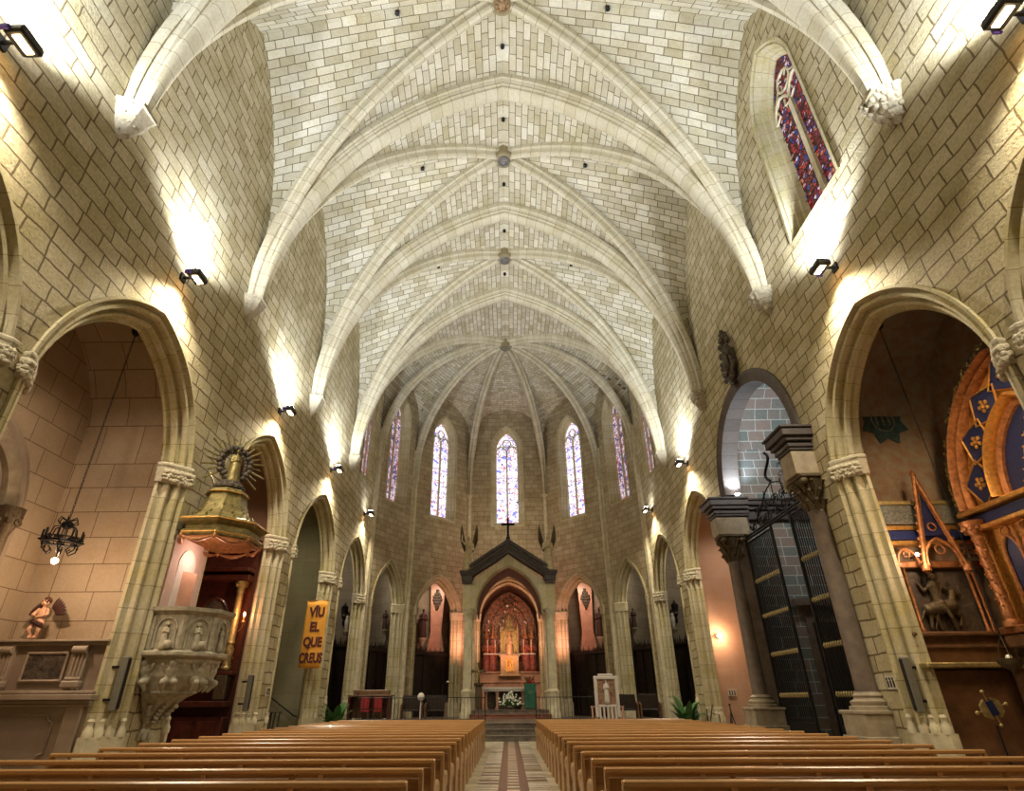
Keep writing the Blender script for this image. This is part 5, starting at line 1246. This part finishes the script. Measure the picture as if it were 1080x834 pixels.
# gate
t = empty('iron_gate', (8.35, pc_, 0), 'black iron gate of tall bars with gold bands inside the dark portal', 'gate')
y0, y1, gx = pc_-ri+.05, pc_+ri-.05, 8.35; gt = 6.3
for lab, a, b in (('near_leaf', y0, y0+2.05), ('far_leaf', y1-2.05, y1)):
    n = 17; L = MB(); 
    fr_ = []
    for z in (.12, .9, 1.6, 2.75, 3.9, 5.0, gt): mb_ = L.tube([(gx, a, z), (gx, b, z)], .032 if z in (.12, gt) else .024, 6)
    for y in (a, b): L.tube([(gx, y, .02), (gx, y, gt+.1)], .045, 8)
    L.prism([(gx-.01, a, .12), (gx-.01, b, .12), (gx-.01, b, .9), (gx-.01, a, .9)], (.02, 0, 0))
    leaf = L.build('gate_leaf', 'iron', t)
    for k in range(1, n):
        y = a+(b-a)*k/n; q = MB(); q.tube([(gx, y, .9), (gx, y, gt)], .019, 6); q.build('bar', 'iron', leaf)
    for z in (1.6, 2.75, 3.9, 5.0):
        q = MB()
        for k in range(1, n): y = a+(b-a)*k/n; q.lathe((gx, y, z-.07), [(.018, 0), (.036, .04), (.036, .10), (.018, .14)], 6)
        q.build('gold_band', 'dull_gold', leaf)
mb = MB()
for z in (gt+.12, gt+.22): mb.tube([(gx, y0, z), (gx, y1, z)], .035, 6)
for k in range(34):
    y = y0+(y1-y0)*(k+.5)/34; mb.tube([(gx, y, gt+.12), (gx, y, gt+.22)], .014, 4)
mb.build('overthrow_rail', 'iron', t)
mb = MB()
def scroll(c, r, sgn, turns=1.4, w=.018):
    P = []
    for k in range(20): a = k/19*turns*2*pi; rr = r*(1-k/24); P.append(V((gx, c[0]+sgn*rr*cos(a), c[1]+rr*sin(a))))
    mb.tube(P, w, 5)
for k in range(7):
    u = (k-3)/3; h = .95*(1-abs(u)**1.5)+.15
    for sgn in (-1, 1): scroll((pc_+u*1.9+sgn*.13, gt+.38), .16, sgn)
    mb.tube([(gx, pc_+u*1.9, gt+.22), (gx, pc_+u*1.9, gt+.3+h)], .016, 5)
    if abs(u) < .7:
        for sgn in (-1, 1): scroll((pc_+u*1.9+sgn*.14, gt+.75), .16, -sgn)
mb.tube([(gx, pc_-2.1, gt+.3), (gx, pc_-1.2, gt+.7), (gx, pc_-.5, gt+1.15), (gx, pc_, gt+1.3), (gx, pc_+.5, gt+1.15), (gx, pc_+1.2, gt+.7), (gx, pc_+2.1, gt+.3)], .022, 6)
for k in range(24): a = k*.26; mb.ball((gx, pc_+.22*sin(a), gt+1.35+.04*k), (.05, .06, .05), 6, 4)
mb.build('scrolled_crest', 'iron', t, smooth=True)
mb = MB(); A = pi
mb.lathe((8.35, pc_-1.35, gt+.95), [(.0, 0), (.30, .02), (.38, .1)], 4); mb.v = [(gx-.10+.0*z, pc_-1.25+(x-8.35), gt+.85+(y-(pc_-1.35))) for x, y, z in mb.v]; 
mb.ball((gx-.08, pc_-1.25, gt+.85), (.05, .34, .34), 16, 10); mb.ball((gx-.14, pc_-1.25, gt+.85), (.05, .16, .22), 12, 8); mb.build('crest_medallion', 'green_gold', t, smooth=True)
# room behind the gate
mb = MB(); mb.box((10.6, 20.28, 2.0), (1.5, .10, 4.0)); dr = mb.build('door_1', 'brown_stone'); tag(dr, kind='structure')
mb = MB(); mb.box((10.6, 20.21, 1.9), (1.15, .06, 3.7), bev=.02); mb.box((10.6, 20.16, 2.7), (.85, .05, 1.5), bev=.02); mb.box((10.6, 20.16, 1.0), (.85, .05, 1.2), bev=.02); mb.build('door_leaf', 'choir_wood', dr)
mb = MB(); mb.box((10.8, 20.1, 4.35), (2.6, .35, .25), bev=.03); mb.build('lintel', 'brown_stone', dr)
mb = MB()
for z, e, h in ((7.35, .0, .3), (7.6, .08, .12), (7.78, .16, .16), (7.9, .22, .08)): mb.box((10.2, 20.25-e/2, z), (3.4, .2+e, h), bev=.02)
mb.build('cornice_beam', 'slate', dr)
t = empty('iron_wall_lamp', (10.3, 20.3, 8.9), 'thin wrought iron lamp bracket on the blue-grey tiled wall behind the portal', 'lamp')
mb = MB(); P0 = V((10.3, 20.05, 8.9))
mb.tube([P0+V((0, .3, .5)), P0+V((0, 0, .55)), P0, P0+V((0, 0, -.9))], .016, 5)
for s in (-1, 1): mb.tube([P0, P0+V((s*.15, 0, .12)), P0+V((s*.25, 0, -.02)), P0+V((s*.16, 0, -.12)), P0+V((s*.1, 0, -.02))], .014, 5); mb.tube([P0+V((0, 0, .5)), P0+V((s*.2, 0, .42)), P0+V((s*.22, 0, .25))], .012, 5)
mb.ball(P0+V((0, 0, -.95)), .05, 8, 6); mb.build('scrollwork', 'iron', t)
t = empty('small_uplight', (8.3, pc_+ri-.3, 8.0), 'small bright lamp standing on the far cornice of the dark portal', 'lamp')
mb = MB(); mb.box((8.3, pc_+ri-.12, 8.0), (.2, .16, .10), bev=.02); mb.build('housing', 'black_metal', t); mb = MB(); mb.box((8.3, pc_+ri-.25, 8.056), (.15, .12, .012)); mb.build('lens', 'lamp_white', t)
spot((8.3, pc_+ri-.28, 8.12), (8.35, pc_+ri-1.1, 12), 260, (.72, .86, 1), 140, .6, .06, 'portal_uplight')
# carved coat of arms
t = empty('carved_coat_of_arms', (7.85, 17.15, 11.0), 'dark carved stone coat of arms with small figures above the portal arch', 'coat of arms')
rnd = random.Random(4)
mb = MB(); mb.prism([(7.98, 17.15+a, b) for a, b in ((0, 11.25), (.34, 11.75), (.38, 12.4), (-.38, 12.4), (-.34, 11.75))], (-.16, 0, 0)); mb.build('shield', 'dark_carving', t)
sculpt('angel_figure', figure_parts((7.78, 17.15, 11.75), 1.0, (-1, 0), 'up', wide=1.2), 'dark_carving', t, .025)
mb = MB()
for k in range(60): a = rnd.uniform(0, 2*pi); r = rnd.uniform(.30, .46); mb.ball((7.86-rnd.uniform(0, .12), 17.15+r*cos(a), 12.15+1.0*sin(a)*(r/.42)), (.08, .09, .10), 7, 5)
mb.build('leaf_mantling', 'dark_carving', t)
mb = MB(); mb.lathe((7.82, 17.15, 12.85), [(.14, 0), (.18, .12), (.10, .2), (.14, .32), (.05, .4)], 8); mb.lathe((7.86, 17.15, 10.95), [(.03, 0), (.12, .14), (.16, .3), (.2, .36)], 10); mb.build('crown', 'dark_carving', t)
# orange chapel: lamp, signs, stands
t = empty('wall_lamp', (8.95, 26.3, 3.9), 'small glowing lamp on the orange wall beside the dark portal', 'lamp')
mb = MB(); mb.box((8.95, 26.42, 3.9), (.12, .16, .12), bev=.02); mb.build('housing', 'white_paint', t); mb = MB(); mb.ball((8.95, 26.28, 3.9), .07, 10, 8); mb.build('bulb', 'lamp_warm', t, smooth=True)
point((9.0, 26.1, 3.9), 60, (1, .55, .32), .06)
spot((9.6, 24.2, 9.0), (10.2, 26.5, 2), 260, (1, .76, .60), 110, .8, .3, 'chapel_orange_light')
def notice(c, ux, n, label):
    t = empty('small_notice', tuple(c), label, 'sign'); ux = V(ux); n = V(n); rot = Matrix((ux, -n, V((0, 0, 1)))).transposed()
    mb = MB(); mb.box(c, (.34, .02, .26), rot); mb.build('plate', 'tile_light', t)
    mb = MB()
    for k in range(3): p = V(c)+ux*(-.10+.10*k)+n*.014; mb.box(p+V((0, 0, -.03)), (.05, .006, .13), rot); mb.ball(p+V((0, 0, .065)), (.024, .012, .028), 8, 6)
    mb.build('pictogram', 'black_metal', t)
notice((9.15, 26.46, 1.75), (1, 0, 0), (0, -1, 0), 'small notice with three black figures on the orange chapel wall')
notice((7.98, 13.45, 1.8), (0, -1, 0), (-1, 0, 0), 'small notice with three black figures on the right pier beside the portal')
notice((-7.98, 20.75, 1.8), (0, 1, 0), (1, 0, 0), 'small notice with three black figures on the left pier beside the grey speaker')
t = empty('tripod_stand', (7.4, 21.9, 0), 'small black tripod stand in front of the orange chapel', 'stand')
for a in (0, 2.1, 4.2): mb = MB(); mb.tube([(7.4, 21.9, 1.18), (7.4+.22*cos(a), 21.9+.22*sin(a), 0)], .018, 6); mb.build('leg', 'black_metal', t)
mb = MB(); mb.tube([(7.4, 21.9, 1.1), (7.4, 21.9, 1.32)], .02, 6); mb.ball((7.4, 21.9, 1.34), .04, 8, 6); mb.build('head', 'black_metal', t)
t = empty('folding_frame', (7.0, 22.4, 0), 'low black folding frame standing beside the small tripod', 'stand')
mb = MB(); mb.tube([(6.75, 22.4, 0), (6.75, 22.4, 1.2), (7.0, 22.4, 1.05), (7.15, 22.4, 1.05), (7.15, 22.4, 0)], .018, 6); mb.tube([(6.6, 22.5, 0), (6.95, 22.3, 1.35)], .018, 6); mb.build('tubes', 'black_metal', t)
# ------------------------------------------------------------------ gilded gothic retable in the right chapel
fr = Frame((10.85, 0), (10.85, 10), (1, 0)); RX = 10.3
def g(y, z, d): return V((RX-d, y, z))
t = empty('gilded_retable', (RX, RX, 0), 'gilded gothic retable with blue diamond panels and blue lancets in the right chapel', 'altarpiece')
OA = Arc(8.0, 12.45, 5.15, 8.0)
mb = MB(); mb.prism([g(a, b, 0) for a, b in OA.path(0, 1.0, 14)], (.3, 0, 0)); mb.build('back_panel', 'orange_gold', t)
def arch_band(i0, i1, z0, d, mat, nm, r=None):
    mb = MB(); rows = [[g(a, z, dd) for a, z in OA.path(i, z0, 16)] for i, dd in ((i0, 0), (i0, d), ((i0+i1)/2, d*1.5), (i1, d), (i1, 0))]; mb.grid(rows); return mb.build(nm, mat, t, smooth=True)
arch_band(-.30, -.02, 5.15, .12, 'dark_carving', 'openwork_band'); arch_band(-.02, .10, 5.15, .22, 'copper_gold', 'outer_moulding'); arch_band(.10, .2, 5.15, .14, 'copper_gold', 'second_moulding')
arch_band(.98, 1.12, 5.15, .25, 'gold', 'inner_moulding'); arch_band(1.12, 1.25, 5.15, .14, 'copper_gold', 'inner_bead')
mb = MB(); rnd = random.Random(8)
for a, z in OA.path(-.16, 5.15, 30):
    for q in range(3): mb.ball(g(a+rnd.uniform(-.08, .08), z+rnd.uniform(-.08, .08), .16), rnd.uniform(.025, .05), 5, 4)
mb.build('openwork_leaves', 'dull_gold', t)
IA = Arc(OA.s0+1.2, OA.s1-1.2, 5.15, 6.75); mb = MB(); mb.prism([g(a, b, .05) for a, b in IA.path(0, 5.15, 10)], (-.02, 0, 0)); mb.build('tympanum', 'blue_enamel', t)
mb = MB()
for k in range(5): z = 5.3+.2*k; mb.box(g(10.2, z, .09), (.03, 1.3-.2*k, .03))
for k in range(-2, 3): mb.tube([g(10.22+k*.28, 5.2, .09), g(10.22+k*.14, 6.4-abs(k)*.25, .09)], .025, 5)
mb.build('tympanum_tracery', 'gold', t)
pts = OA.path(.58, 5.15, 40)[1:-1]; ln = [0]
for a, b in zip(pts, pts[1:]): ln.append(ln[-1]+sqrt((a[0]-b[0])**2+(a[1]-b[1])**2))
nd = 7
for k in range(nd):
    L = ln[-1]*(k+.5)/nd; i = max(j for j in range(len(ln)) if ln[j] <= L); i = min(i, len(pts)-2); p, q = pts[i], pts[i+1]; T = V((q[0]-p[0], q[1]-p[1])).normalized(); N = V((-T.y, T.x)); cc_ = V(p)
    mb = MB(); mb.prism([g(cc_.x+T.x*u+N.x*v, cc_.y+T.y*u+N.y*v, .05) for u, v in ((.47, 0), (0, .40), (-.47, 0), (0, -.40))], (-.05, 0, 0)); dm = mb.build('blue_diamond', 'blue_enamel', t); dm['label'] = 'dark blue diamond panel'
    mb = MB(); C4 = [g(cc_.x+T.x*u+N.x*v, cc_.y+T.y*u+N.y*v, .10) for u, v in ((.50, 0), (0, .43), (-.50, 0), (0, -.43))]; mb.tube(C4, .03, 5, closed=True)
    for j in range(5): mb.ball(g(cc_.x+.10*cos(j*1.257), cc_.y+.10*sin(j*1.257), .12), (.03, .05, .05), 6, 4)
    mb.ball(g(cc_.x, cc_.y, .13), .05, 6, 4); mb.build('gilt_rosette', 'gold', dm)
for z, d, h, mt in ((5.08, .30, .10, 'gold'), (4.88, .18, .22, 'blue_enamel'), (4.70, .30, .10, 'gold'), (2.70, .35, .14, 'copper_gold'), (2.50, .30, .22, 'brown_wood'), (2.06, .55, .12, 'dull_gold')):
    mb = MB(); mb.box((RX-d/2, 10.22, z), (d, 4.75, h), bev=.02); mb.build('cornice' if h < .2 else 'frieze', mt, t)
mb = MB(); mb.box((RX-.1, 10.22, 1.0), (.5, 4.9, 2.0)); mb.build('altar_base', 'brown_wood', t)
nl = 7
for k in range(nl):
    a0 = 8.45+k*(11.98-8.45)/nl; a1 = a0+(11.98-8.45)/nl; LA = Arc(a0+.05, a1-.05, 4.05, 4.45)
    mb = MB(); mb.prism([g(a, b, .06) for a, b in LA.path(0, 2.78, 8)], (-.03, 0, 0)); lc = mb.build('blue_lancet', 'blue_enamel', t)
    mb = MB(); mb.tube([g(a, b, .12) for a, b in LA.path(0, 2.78, 8)], .032, 6); mb.tube([g(LA.m+.12*cos(j*pi/4), 4.53+.1*sin(j*pi/4), .12) for j in range(8)], .02, 5, closed=True); mb.tube([g(a0, 2.78, .16), g(a0, 4.6, .16)], .03, 6); mb.build('gilt_arcade', 'copper_gold', lc, smooth=True)
for y in (12.28, 8.17):
    mb = MB(); mb.lathe((RX-.28, y, 2.75), [(.16, 0), (.16, .08), (.11, .14), (.12, .3), (.10, .36), (.095, 1.7), (.12, 1.76), (.10, 1.82), (.22, 2.02), (.24, 2.12)], 14)
    for k in range(60): mb.ball((RX-.28+.10*cos(k*1.9), y+.10*sin(k*1.9), 3.1+k*.022), .028, 5, 4)
    for k in range(10): mb.ball((RX-.28+.19*cos(k*.63), y+.19*sin(k*.63), 4.72), .055, 6, 4)
    mb.build('ornate_column', 'copper_gold', t, smooth=True)
# smaller gothic altar on the far wall of the right chapel
Yg = 12.95
t = empty('gabled_side_altar', (9.4, Yg, 0), 'wooden side altar with pierced gilded gable over a dark knight relief in the right chapel', 'altarpiece')
mb = MB(); mb.box((9.35, Yg+.05, 1.0), (2.1, .36, 2.0), bev=.01); mb.build('altar_base', 'brown_wood', t)
mb = MB(); mb.box((9.35, Yg-.12, 2.08), (2.2, .56, .10), bev=.02); mb.build('mensa_ledge', 'dull_gold', t)
mb = MB(); mb.box((9.35, Yg+.08, 2.42), (2.0, .28, .58)); mb.box((9.35, Yg+.0, 2.45), (2.04, .28, .06), bev=.01); mb.box((9.35, Yg-.02, 2.68), (2.06, .34, .08), bev=.02); mb.build('predella', 'brown_wood', t)
mb = MB(); mb.box((9.32, Yg+.1, 3.4), (1.5, .06, 1.45)); rl = mb.build('knight_relief', 'relief_dark', t)
c = V((9.22, Yg+.0, 3.15)); u = V((0, 0, 1)); ux = V((1, 0, 0)); fy = V((0, -.06, 0))
sculpt('rider_and_horse', [('c', c-ux*.28+u*.02, c+ux*.22+u*.10, .13, .14), ('c', c+ux*.22+u*.12, c+ux*.34+u*.38, .09, .06), ('c', c+ux*.34+u*.38, c+ux*.48+u*.32, .06, .035), ('c', c-ux*.26, c-ux*.34-u*.34, .06, .035), ('c', c-ux*.18, c-ux*.14-u*.36, .06, .035), ('c', c+ux*.2, c+ux*.36-u*.12, .055, .035), ('c', c+ux*.36-u*.12, c+ux*.28-u*.3, .035, .03), ('c', c+ux*.14, c+ux*.16-u*.36, .05, .03), ('c', c-ux*.36+u*.02, c-ux*.5-u*.18, .04, .02),
   ('c', c-ux*.04+u*.18, c-ux*.03+u*.52, .10, .11), ('b', c+fy-ux*.02+u*.68, (.075, .08, .09)), ('b', c-ux*.02+u*.79, (.05, .06, .06)), ('c', c+ux*.08+u*.5, c+ux*.24+u*.42, .045, .035), ('c', c-ux*.12+u*.5, c-ux*.26+u*.40, .045, .035), ('c', c-ux*.26+u*.40, c-ux*.34+u*.58, .035, .03), ('c', c+fy*1.5-ux*.02+u*.15, c+fy*2+ux*.06-u*.15, .06, .04)], 'old_bronze', rl, .018)
mb = MB(); mb.tube([(8.92, Yg-.05, 2.78), (9.10, Yg-.09, 3.2), (9.42, Yg-.1, 3.9)], .014, 5); mb.build('lance', 'old_bronze', rl)
for x in (8.55, 8.66, 10.02, 10.14):
    mb = MB(); mb.lathe((x, Yg-.02, 2.72), [(.06, 0), (.06, .06), (.035, .1), (.032, 1.32), (.06, 1.4), (.05, 1.46)], 8); mb.build('gilt_colonnette', 'copper_gold', t, smooth=True)
mb = MB(); gy = Yg-.30
mb.tube([(8.98, gy, 4.05), (9.42, gy, 6.05)], .045, 6); mb.tube([(9.86, gy, 4.05), (9.42, gy, 6.05)], .045, 6)
mb.tube([(9.06, gy, 4.20), (9.42, gy, 5.75), (9.78, gy, 4.20)], .022, 5)
for k in range(11):
    for s in (-1, 1): mb.ball((9.42+s*(.44*(1-k/11)+.05), gy, 4.1+1.9*k/11), (.035, .03, .04), 6, 4)
LA = Arc(9.06, 9.78, 4.1, 4.62); mb.tube([(a, gy, b) for a, b in LA.path(0, 4.02, 10)], .035, 6)
mb.tube([(9.42+.10*cos(k*pi/6), gy, 4.38+.10*sin(k*pi/6)) for k in range(12)], .022, 5, closed=True)
mb.tube([(9.42+.085*cos(k*pi/6), gy, 4.88+.085*sin(k*pi/6)) for k in range(12)], .018, 5, closed=True)
mb.ball((9.42, gy, 6.1), (.07, .06, .06)); mb.lathe((9.42, gy, 6.08), [(.03, 0), (.06, .06), (.02, .12), (.0, .22)], 8)
for x in (8.98, 9.86): mb.lathe((x, gy, 3.86), [(.02, 0), (.09, .06), (.09, .16), (.06, .2)], 8)
mb.build('pierced_gable', 'copper_gold', t, smooth=True)
mb = MB(); mb.prism([(9.1, gy+.05, 4.7), (9.74, gy+.05, 4.7), (9.42, gy+.05, 5.8)], (0, .03, 0)); mb.build('gable_ground', 'blue_enamel', t)
for s_ in (0, 1):
    mb = MB(); LA = Arc(8.50+s_*1.4, 8.94+s_*1.4, 4.12, 4.42); mb.tube([(a, gy+.1, b) for a, b in LA.path(0, 4.05, 8)], .028, 5); mb.tube([(LA.m+.07*cos(k*pi/4), gy+.1, 4.3+.07*sin(k*pi/4)) for k in range(8)], .018, 5, closed=True); mb.build('side_arch', 'copper_gold', t)
for z, h, mt in ((4.10, .14, 'copper_gold'), (4.58, .10, 'gold'), (4.75, .20, 'blue_enamel'), (4.92, .10, 'gold'), (5.22, .44, 'relief_silver'), (5.50, .10, 'dull_gold')):
    if mt == 'relief_silver' and mt not in MATS: plain('relief_silver', (.20, .20, .17), .5, .3, var=.6, scale=24, bumpy=.8)
    mb = MB(); mb.box((9.4, Yg+.05, z), (2.05, .3, h), bev=.015); mb.build('frieze', mt, t)
t = empty('hanging_bowl_lamp', (9.35, 11.85, 2.0), 'dark bowl lamp with white candle hanging on a long chain in the right chapel', 'lamp')
zt = Arc(7.7, 13.2, 7.4, 10.2).top(11.85); lx, ly = 9.35, 11.85
mb = MB(); z = 2.55; k = 0
while z < zt-.1:
    a = (k % 2)*pi/2; c = V((lx, ly, z)); d = V((cos(a), sin(a), 0)); mb.tube([c+d*.016*cos(q*pi/3)+V((0, 0, .06*sin(q*pi/3))) for q in range(6)], .007, 4, closed=True); z += .095; k += 1
mb.build('chain', 'iron', t)
mb = MB(); mb.lathe((lx, ly, zt-.14), [(.03, 0), (.09, .06), (.12, .16)], 10); mb.build('ceiling_rose', 'iron', t)
mb = MB(); mb.lathe((lx, ly, 1.95), [(.02, -.06), (.05, 0), (.13, .04), (.20, .12), (.22, .2), (.19, .2), (.12, .1)], 14)
for a in range(3): mb.tube([(lx+.2*cos(a*2.09), ly+.2*sin(a*2.09), 2.15), (lx, ly, 2.55)], .008, 4)
mb.build('bowl', 'old_bronze', t, smooth=True)
mb = MB(); mb.lathe((lx, ly, 2.05), [(.05, 0), (.05, .14), (.02, .17)], 10); mb.build('candle', 'petal', t)
t = empty('star_standard', (8.85, 12.1, 0), 'small blue and gilt star-shaped emblem on a thin stand in the right chapel', 'standard')
mb = MB(); mb.lathe((8.85, 12.1, 0), [(.15, 0), (.15, .03), (.02, .06), (.015, 1.05)], 10); mb.build('pole', 'iron', t)
mb = MB(); a_ = R(14)
def st(u, v, d=0): return V((8.85+u*cos(a_)-v*sin(a_), 12.1-d, 1.33+u*sin(a_)+v*cos(a_)))
mb.prism([st(-.10, -.12), st(.10, -.12), st(.10, .12), st(-.10, .12)], (0, -.04, 0)); mb.build('blue_centre', 'blue_enamel', t)
mb = MB()
for s in (-1, 1): mb.prism([st(s*.08, -.17), st(s*.19, -.09), st(s*.19, .09), st(s*.08, .17)], (0, -.06, 0))
for u, v in ((0, .28), (0, -.28), (.30, 0), (-.30, 0)): mb.ball(st(u, v, .03), .035, 8, 6); mb.tube([st(u*.4, v*.4, .03), st(u, v, .03)], .012, 5)
mb.build('gilt_points', 'dull_gold', t)
t = empty('altar_wall_light', (8.75, 12.5, 4.2), 'tiny bright lamp next to the gilded gable of the side altar', 'lamp')
mb = MB(); mb.tube([(8.75, 12.72, 4.2), (8.75, 12.5, 4.22)], .015, 5); mb.build('arm', 'iron', t); mb = MB(); mb.ball((8.75, 12.46, 4.23), .035, 8, 6); mb.build('bulb', 'lamp_white', t, smooth=True)
point((8.8, 12.3, 4.25), 22, (1, .68, .42), .04)
spot((9.3, 9.0, 8.2), (9.9, 12.0, 3.6), 260, (1, .66, .38), 100, .8, .2, 'gilded_chapel_light')
spot((8.75, 9.0, 6.5), (RX, 11.2, 5.2), 150, (1, .68, .36), 110, .8, .2, 'retable_light')
point((8.9, 12.9, 1.0), 0.01, (1, .7, .4), .1)

mb = MB(); P = []
for k in range(16): a = k*pi/8; r = .62 if k % 2 else .44; P.append((9.55+r*cos(a), 13.17, 7.75+r*sin(a)*1.1))
plain('teal_paint', (.03, .07, .075), .7, var=.6, scale=7); mb.prism(P, (0, -.015, 0)); o = mb.build('painted_wall_shield', 'teal_paint'); tag(o, 'dark teal star-edged shield painted on the frescoed chapel wall above the side altar', 'wall painting')
mb = MB(); mb.tube([(9.55+.28*cos(k*pi/6), 13.15, 7.75+.3*sin(k*pi/6)) for k in range(12)], .02, 5, closed=True)
for k in range(3): mb.box((9.40+.15*k, 13.15, 7.75), (.05, .012, .26))
mb.build('pale_device', 'relief_silver', o)
# ------------------------------------------------------------------ unseen lights that brighten the chapels and choir
spot((-9.0, 9.2, 8.6), (-9.9, 13.0, 3.0), 260, (1, .74, .54), 110, .8, .25, 'left_chapel_light')
spot((-9.0, 17.0, 8.2), (-9.9, 20.0, 3.0), 150, (1, .62, .45), 110, .8, .25, 'altarpiece_light')
spot((-9.0, 22.2, 8.6), (-9.6, 26.4, 3.0), 210, (1, .90, .62), 120, .8, .25, 'stair_chapel_light')
spot((8.9, 15.6, 9.5), (10.6, 20.4, 9.0), 420, (1, .95, .88), 120, .8, .25, 'portal_room_light')
spot((0, 34.0, 5.9), (0, 41.5, 3.8), 330, (1, .60, .36), 80, .8, .15, 'altar_light')
spot((0, 38.9, 6.9), (0, 41.6, 4.6), 90, (1, .66, .40), 110, .8, .12, 'retable_light')
for s in (-1, 1):
    spot((s*5.0, 39.6, 8.6), (s*5.0, 42.2, 5.6), 190, (1, .74, .56), 130, .8, .2, 'ambulatory_light')
    spot((s*8.2, 34.6, 8.8), (s*8.0, 38.0, 5.2), 190, (1, .86, .66), 130, .8, .2, 'ambulatory_light')
    spot((s*9.2, 29.0, 8.8), (s*9.3, 33.0, 5.2), 190, (1, .88, .70), 130, .8, .2, 'ambulatory_light')
    spot((s*3.0, 37.9, 4.2), (s*3.0, 39.9, 6.3), 270, (1, .42, .30), 150, .9, .15, 'pink_uplight')
spot((0, 38.2, 2.6), (0, 40.2, 8.2), 420, (1, .45, .30), 120, .8, .1, 'pink_uplight')
# ------------------------------------------------------------------ floodlights and a choir fill light with no fixture
FL = [(-1, 5.1, 10.75), (-1, 10.75, 10.75), (-1, 17.55, 10.5), (-1, 23.9, 10.75), (-1, 30.6, 10.7), (1, 5.0, 10.75), (1, 10.75, 10.75), (1, 23.6, 10.75), (1, 30.6, 10.75)]
fproto = None
FLAB = ['wall floodlight nearest the camera on the left wall, cut by the frame', 'wall floodlight on the left wall above the arch of the chapel with the hanging chandelier', 'wall floodlight on the left wall above the arch beside the pulpit',
        'wall floodlight on the left wall above the arch next to the orange banner', 'wall floodlight furthest back on the left wall, beside the apse', 'wall floodlight nearest the camera on the right wall, in the top right corner',
        'wall floodlight on the right wall below the large stained glass window', 'wall floodlight on the right wall between the dark portal and the apse', 'wall floodlight furthest back on the right wall, beside the apse']
for q, (s, y, z) in enumerate(FL):
    x = 7.62*s
    if fproto is None:
        t = empty('floodlight', (0, 0, 0))
        mb = MB(); mb.box((0, 0, 0), (.34, .46, .16), bev=.04); mb.box((0, 0, .10), (.26, .40, .05), bev=.02); mb.build('housing', 'black_metal', t)
        mb = MB(); mb.box((-.24, 0, -.02), (.30, .05, .05)); mb.box((-.355, 0, -.02), (.05, .2, .2)); mb.build('bracket', 'iron', t)
        mb = MB(); mb.box((0, 0, .132), (.22, .36, .012)); mb.build('upper_lens', 'lamp_white', t)
        mb = MB(); mb.box((.02, 0, -.085), (.12, .30, .02)); mb.build('lower_lens', 'lamp_warm', t)
        mb = MB(); mb.box((-.1, -.25, -.03), (.14, .05, .1), bev=.01); mb.build('filter_housing', 'purple_lens', t)
        fproto = t; o = t
    else: o = copy_tree(fproto)
    o.location = (x, y, z); o.rotation_euler = (0, 0, 0 if s < 0 else pi)
    tag(o, FLAB[q], 'floodlight', 'floodlights along the nave walls')
    last = y > 30
    if not last: spot((x, y, z+.22), (x-s*1.35, y, z+6), 1550, (.90, .94, 1), 150, .55, .12, 'flood_up')
    if not last: spot((x+.12*s, y, z+.25), (x+s*.14, y+.0, z+2.5), 900, (.62, .76, 1), 66, .8, .06, 'flood_wall_wash')
    spot((x, y, z-.2), (x-s*1.6, y, z-6), (1100 if not last else 650), (1, .87, .66), 140, .8, .08, 'flood_down')
point((0, 36.5, 12), 150, (1, .85, .65), .5, 'choir_light')
# ------------------------------------------------------------------ camera
f_, pit, rol, yaw, cx = 596.0, .4904, .0054, .0156, -.0661
r_ = V((cos(yaw), sin(yaw), 0)); fw = V((-sin(yaw)*cos(pit), cos(yaw)*cos(pit), sin(pit))); up = V((sin(yaw)*sin(pit), -cos(yaw)*sin(pit), cos(pit)))
Xc = r_*cos(rol)-up*sin(rol); Yc = r_*sin(rol)+up*cos(rol)
cam = bpy.data.cameras.new('camera'); cam.sensor_width = 36; cam.lens = f_/1080*36; cam.shift_x = (540-524.6)/1080; cam.shift_y = (420.5-417)/1080
cam.clip_start = .05; cam.clip_end = 200
co = bpy.data.objects.new('camera', cam); COL.objects.link(co)
mt = Matrix((Xc, Yc, -fw)).transposed().to_4x4(); mt.translation = V((cx, 0, 1.5)); co.matrix_world = mt; SC.camera = co
wd = bpy.data.worlds.new('world'); SC.world = wd; wd.use_nodes = True; wd.node_tree.nodes['Background'].inputs[0].default_value = (.5, .5, .55, 1); wd.node_tree.nodes['Background'].inputs[1].default_value = .05
vs = SC.view_settings; vs.view_transform = 'Standard'; vs.look = 'None'; vs.gamma = 1; vs.use_curve_mapping = False; vs.exposure = 0.3
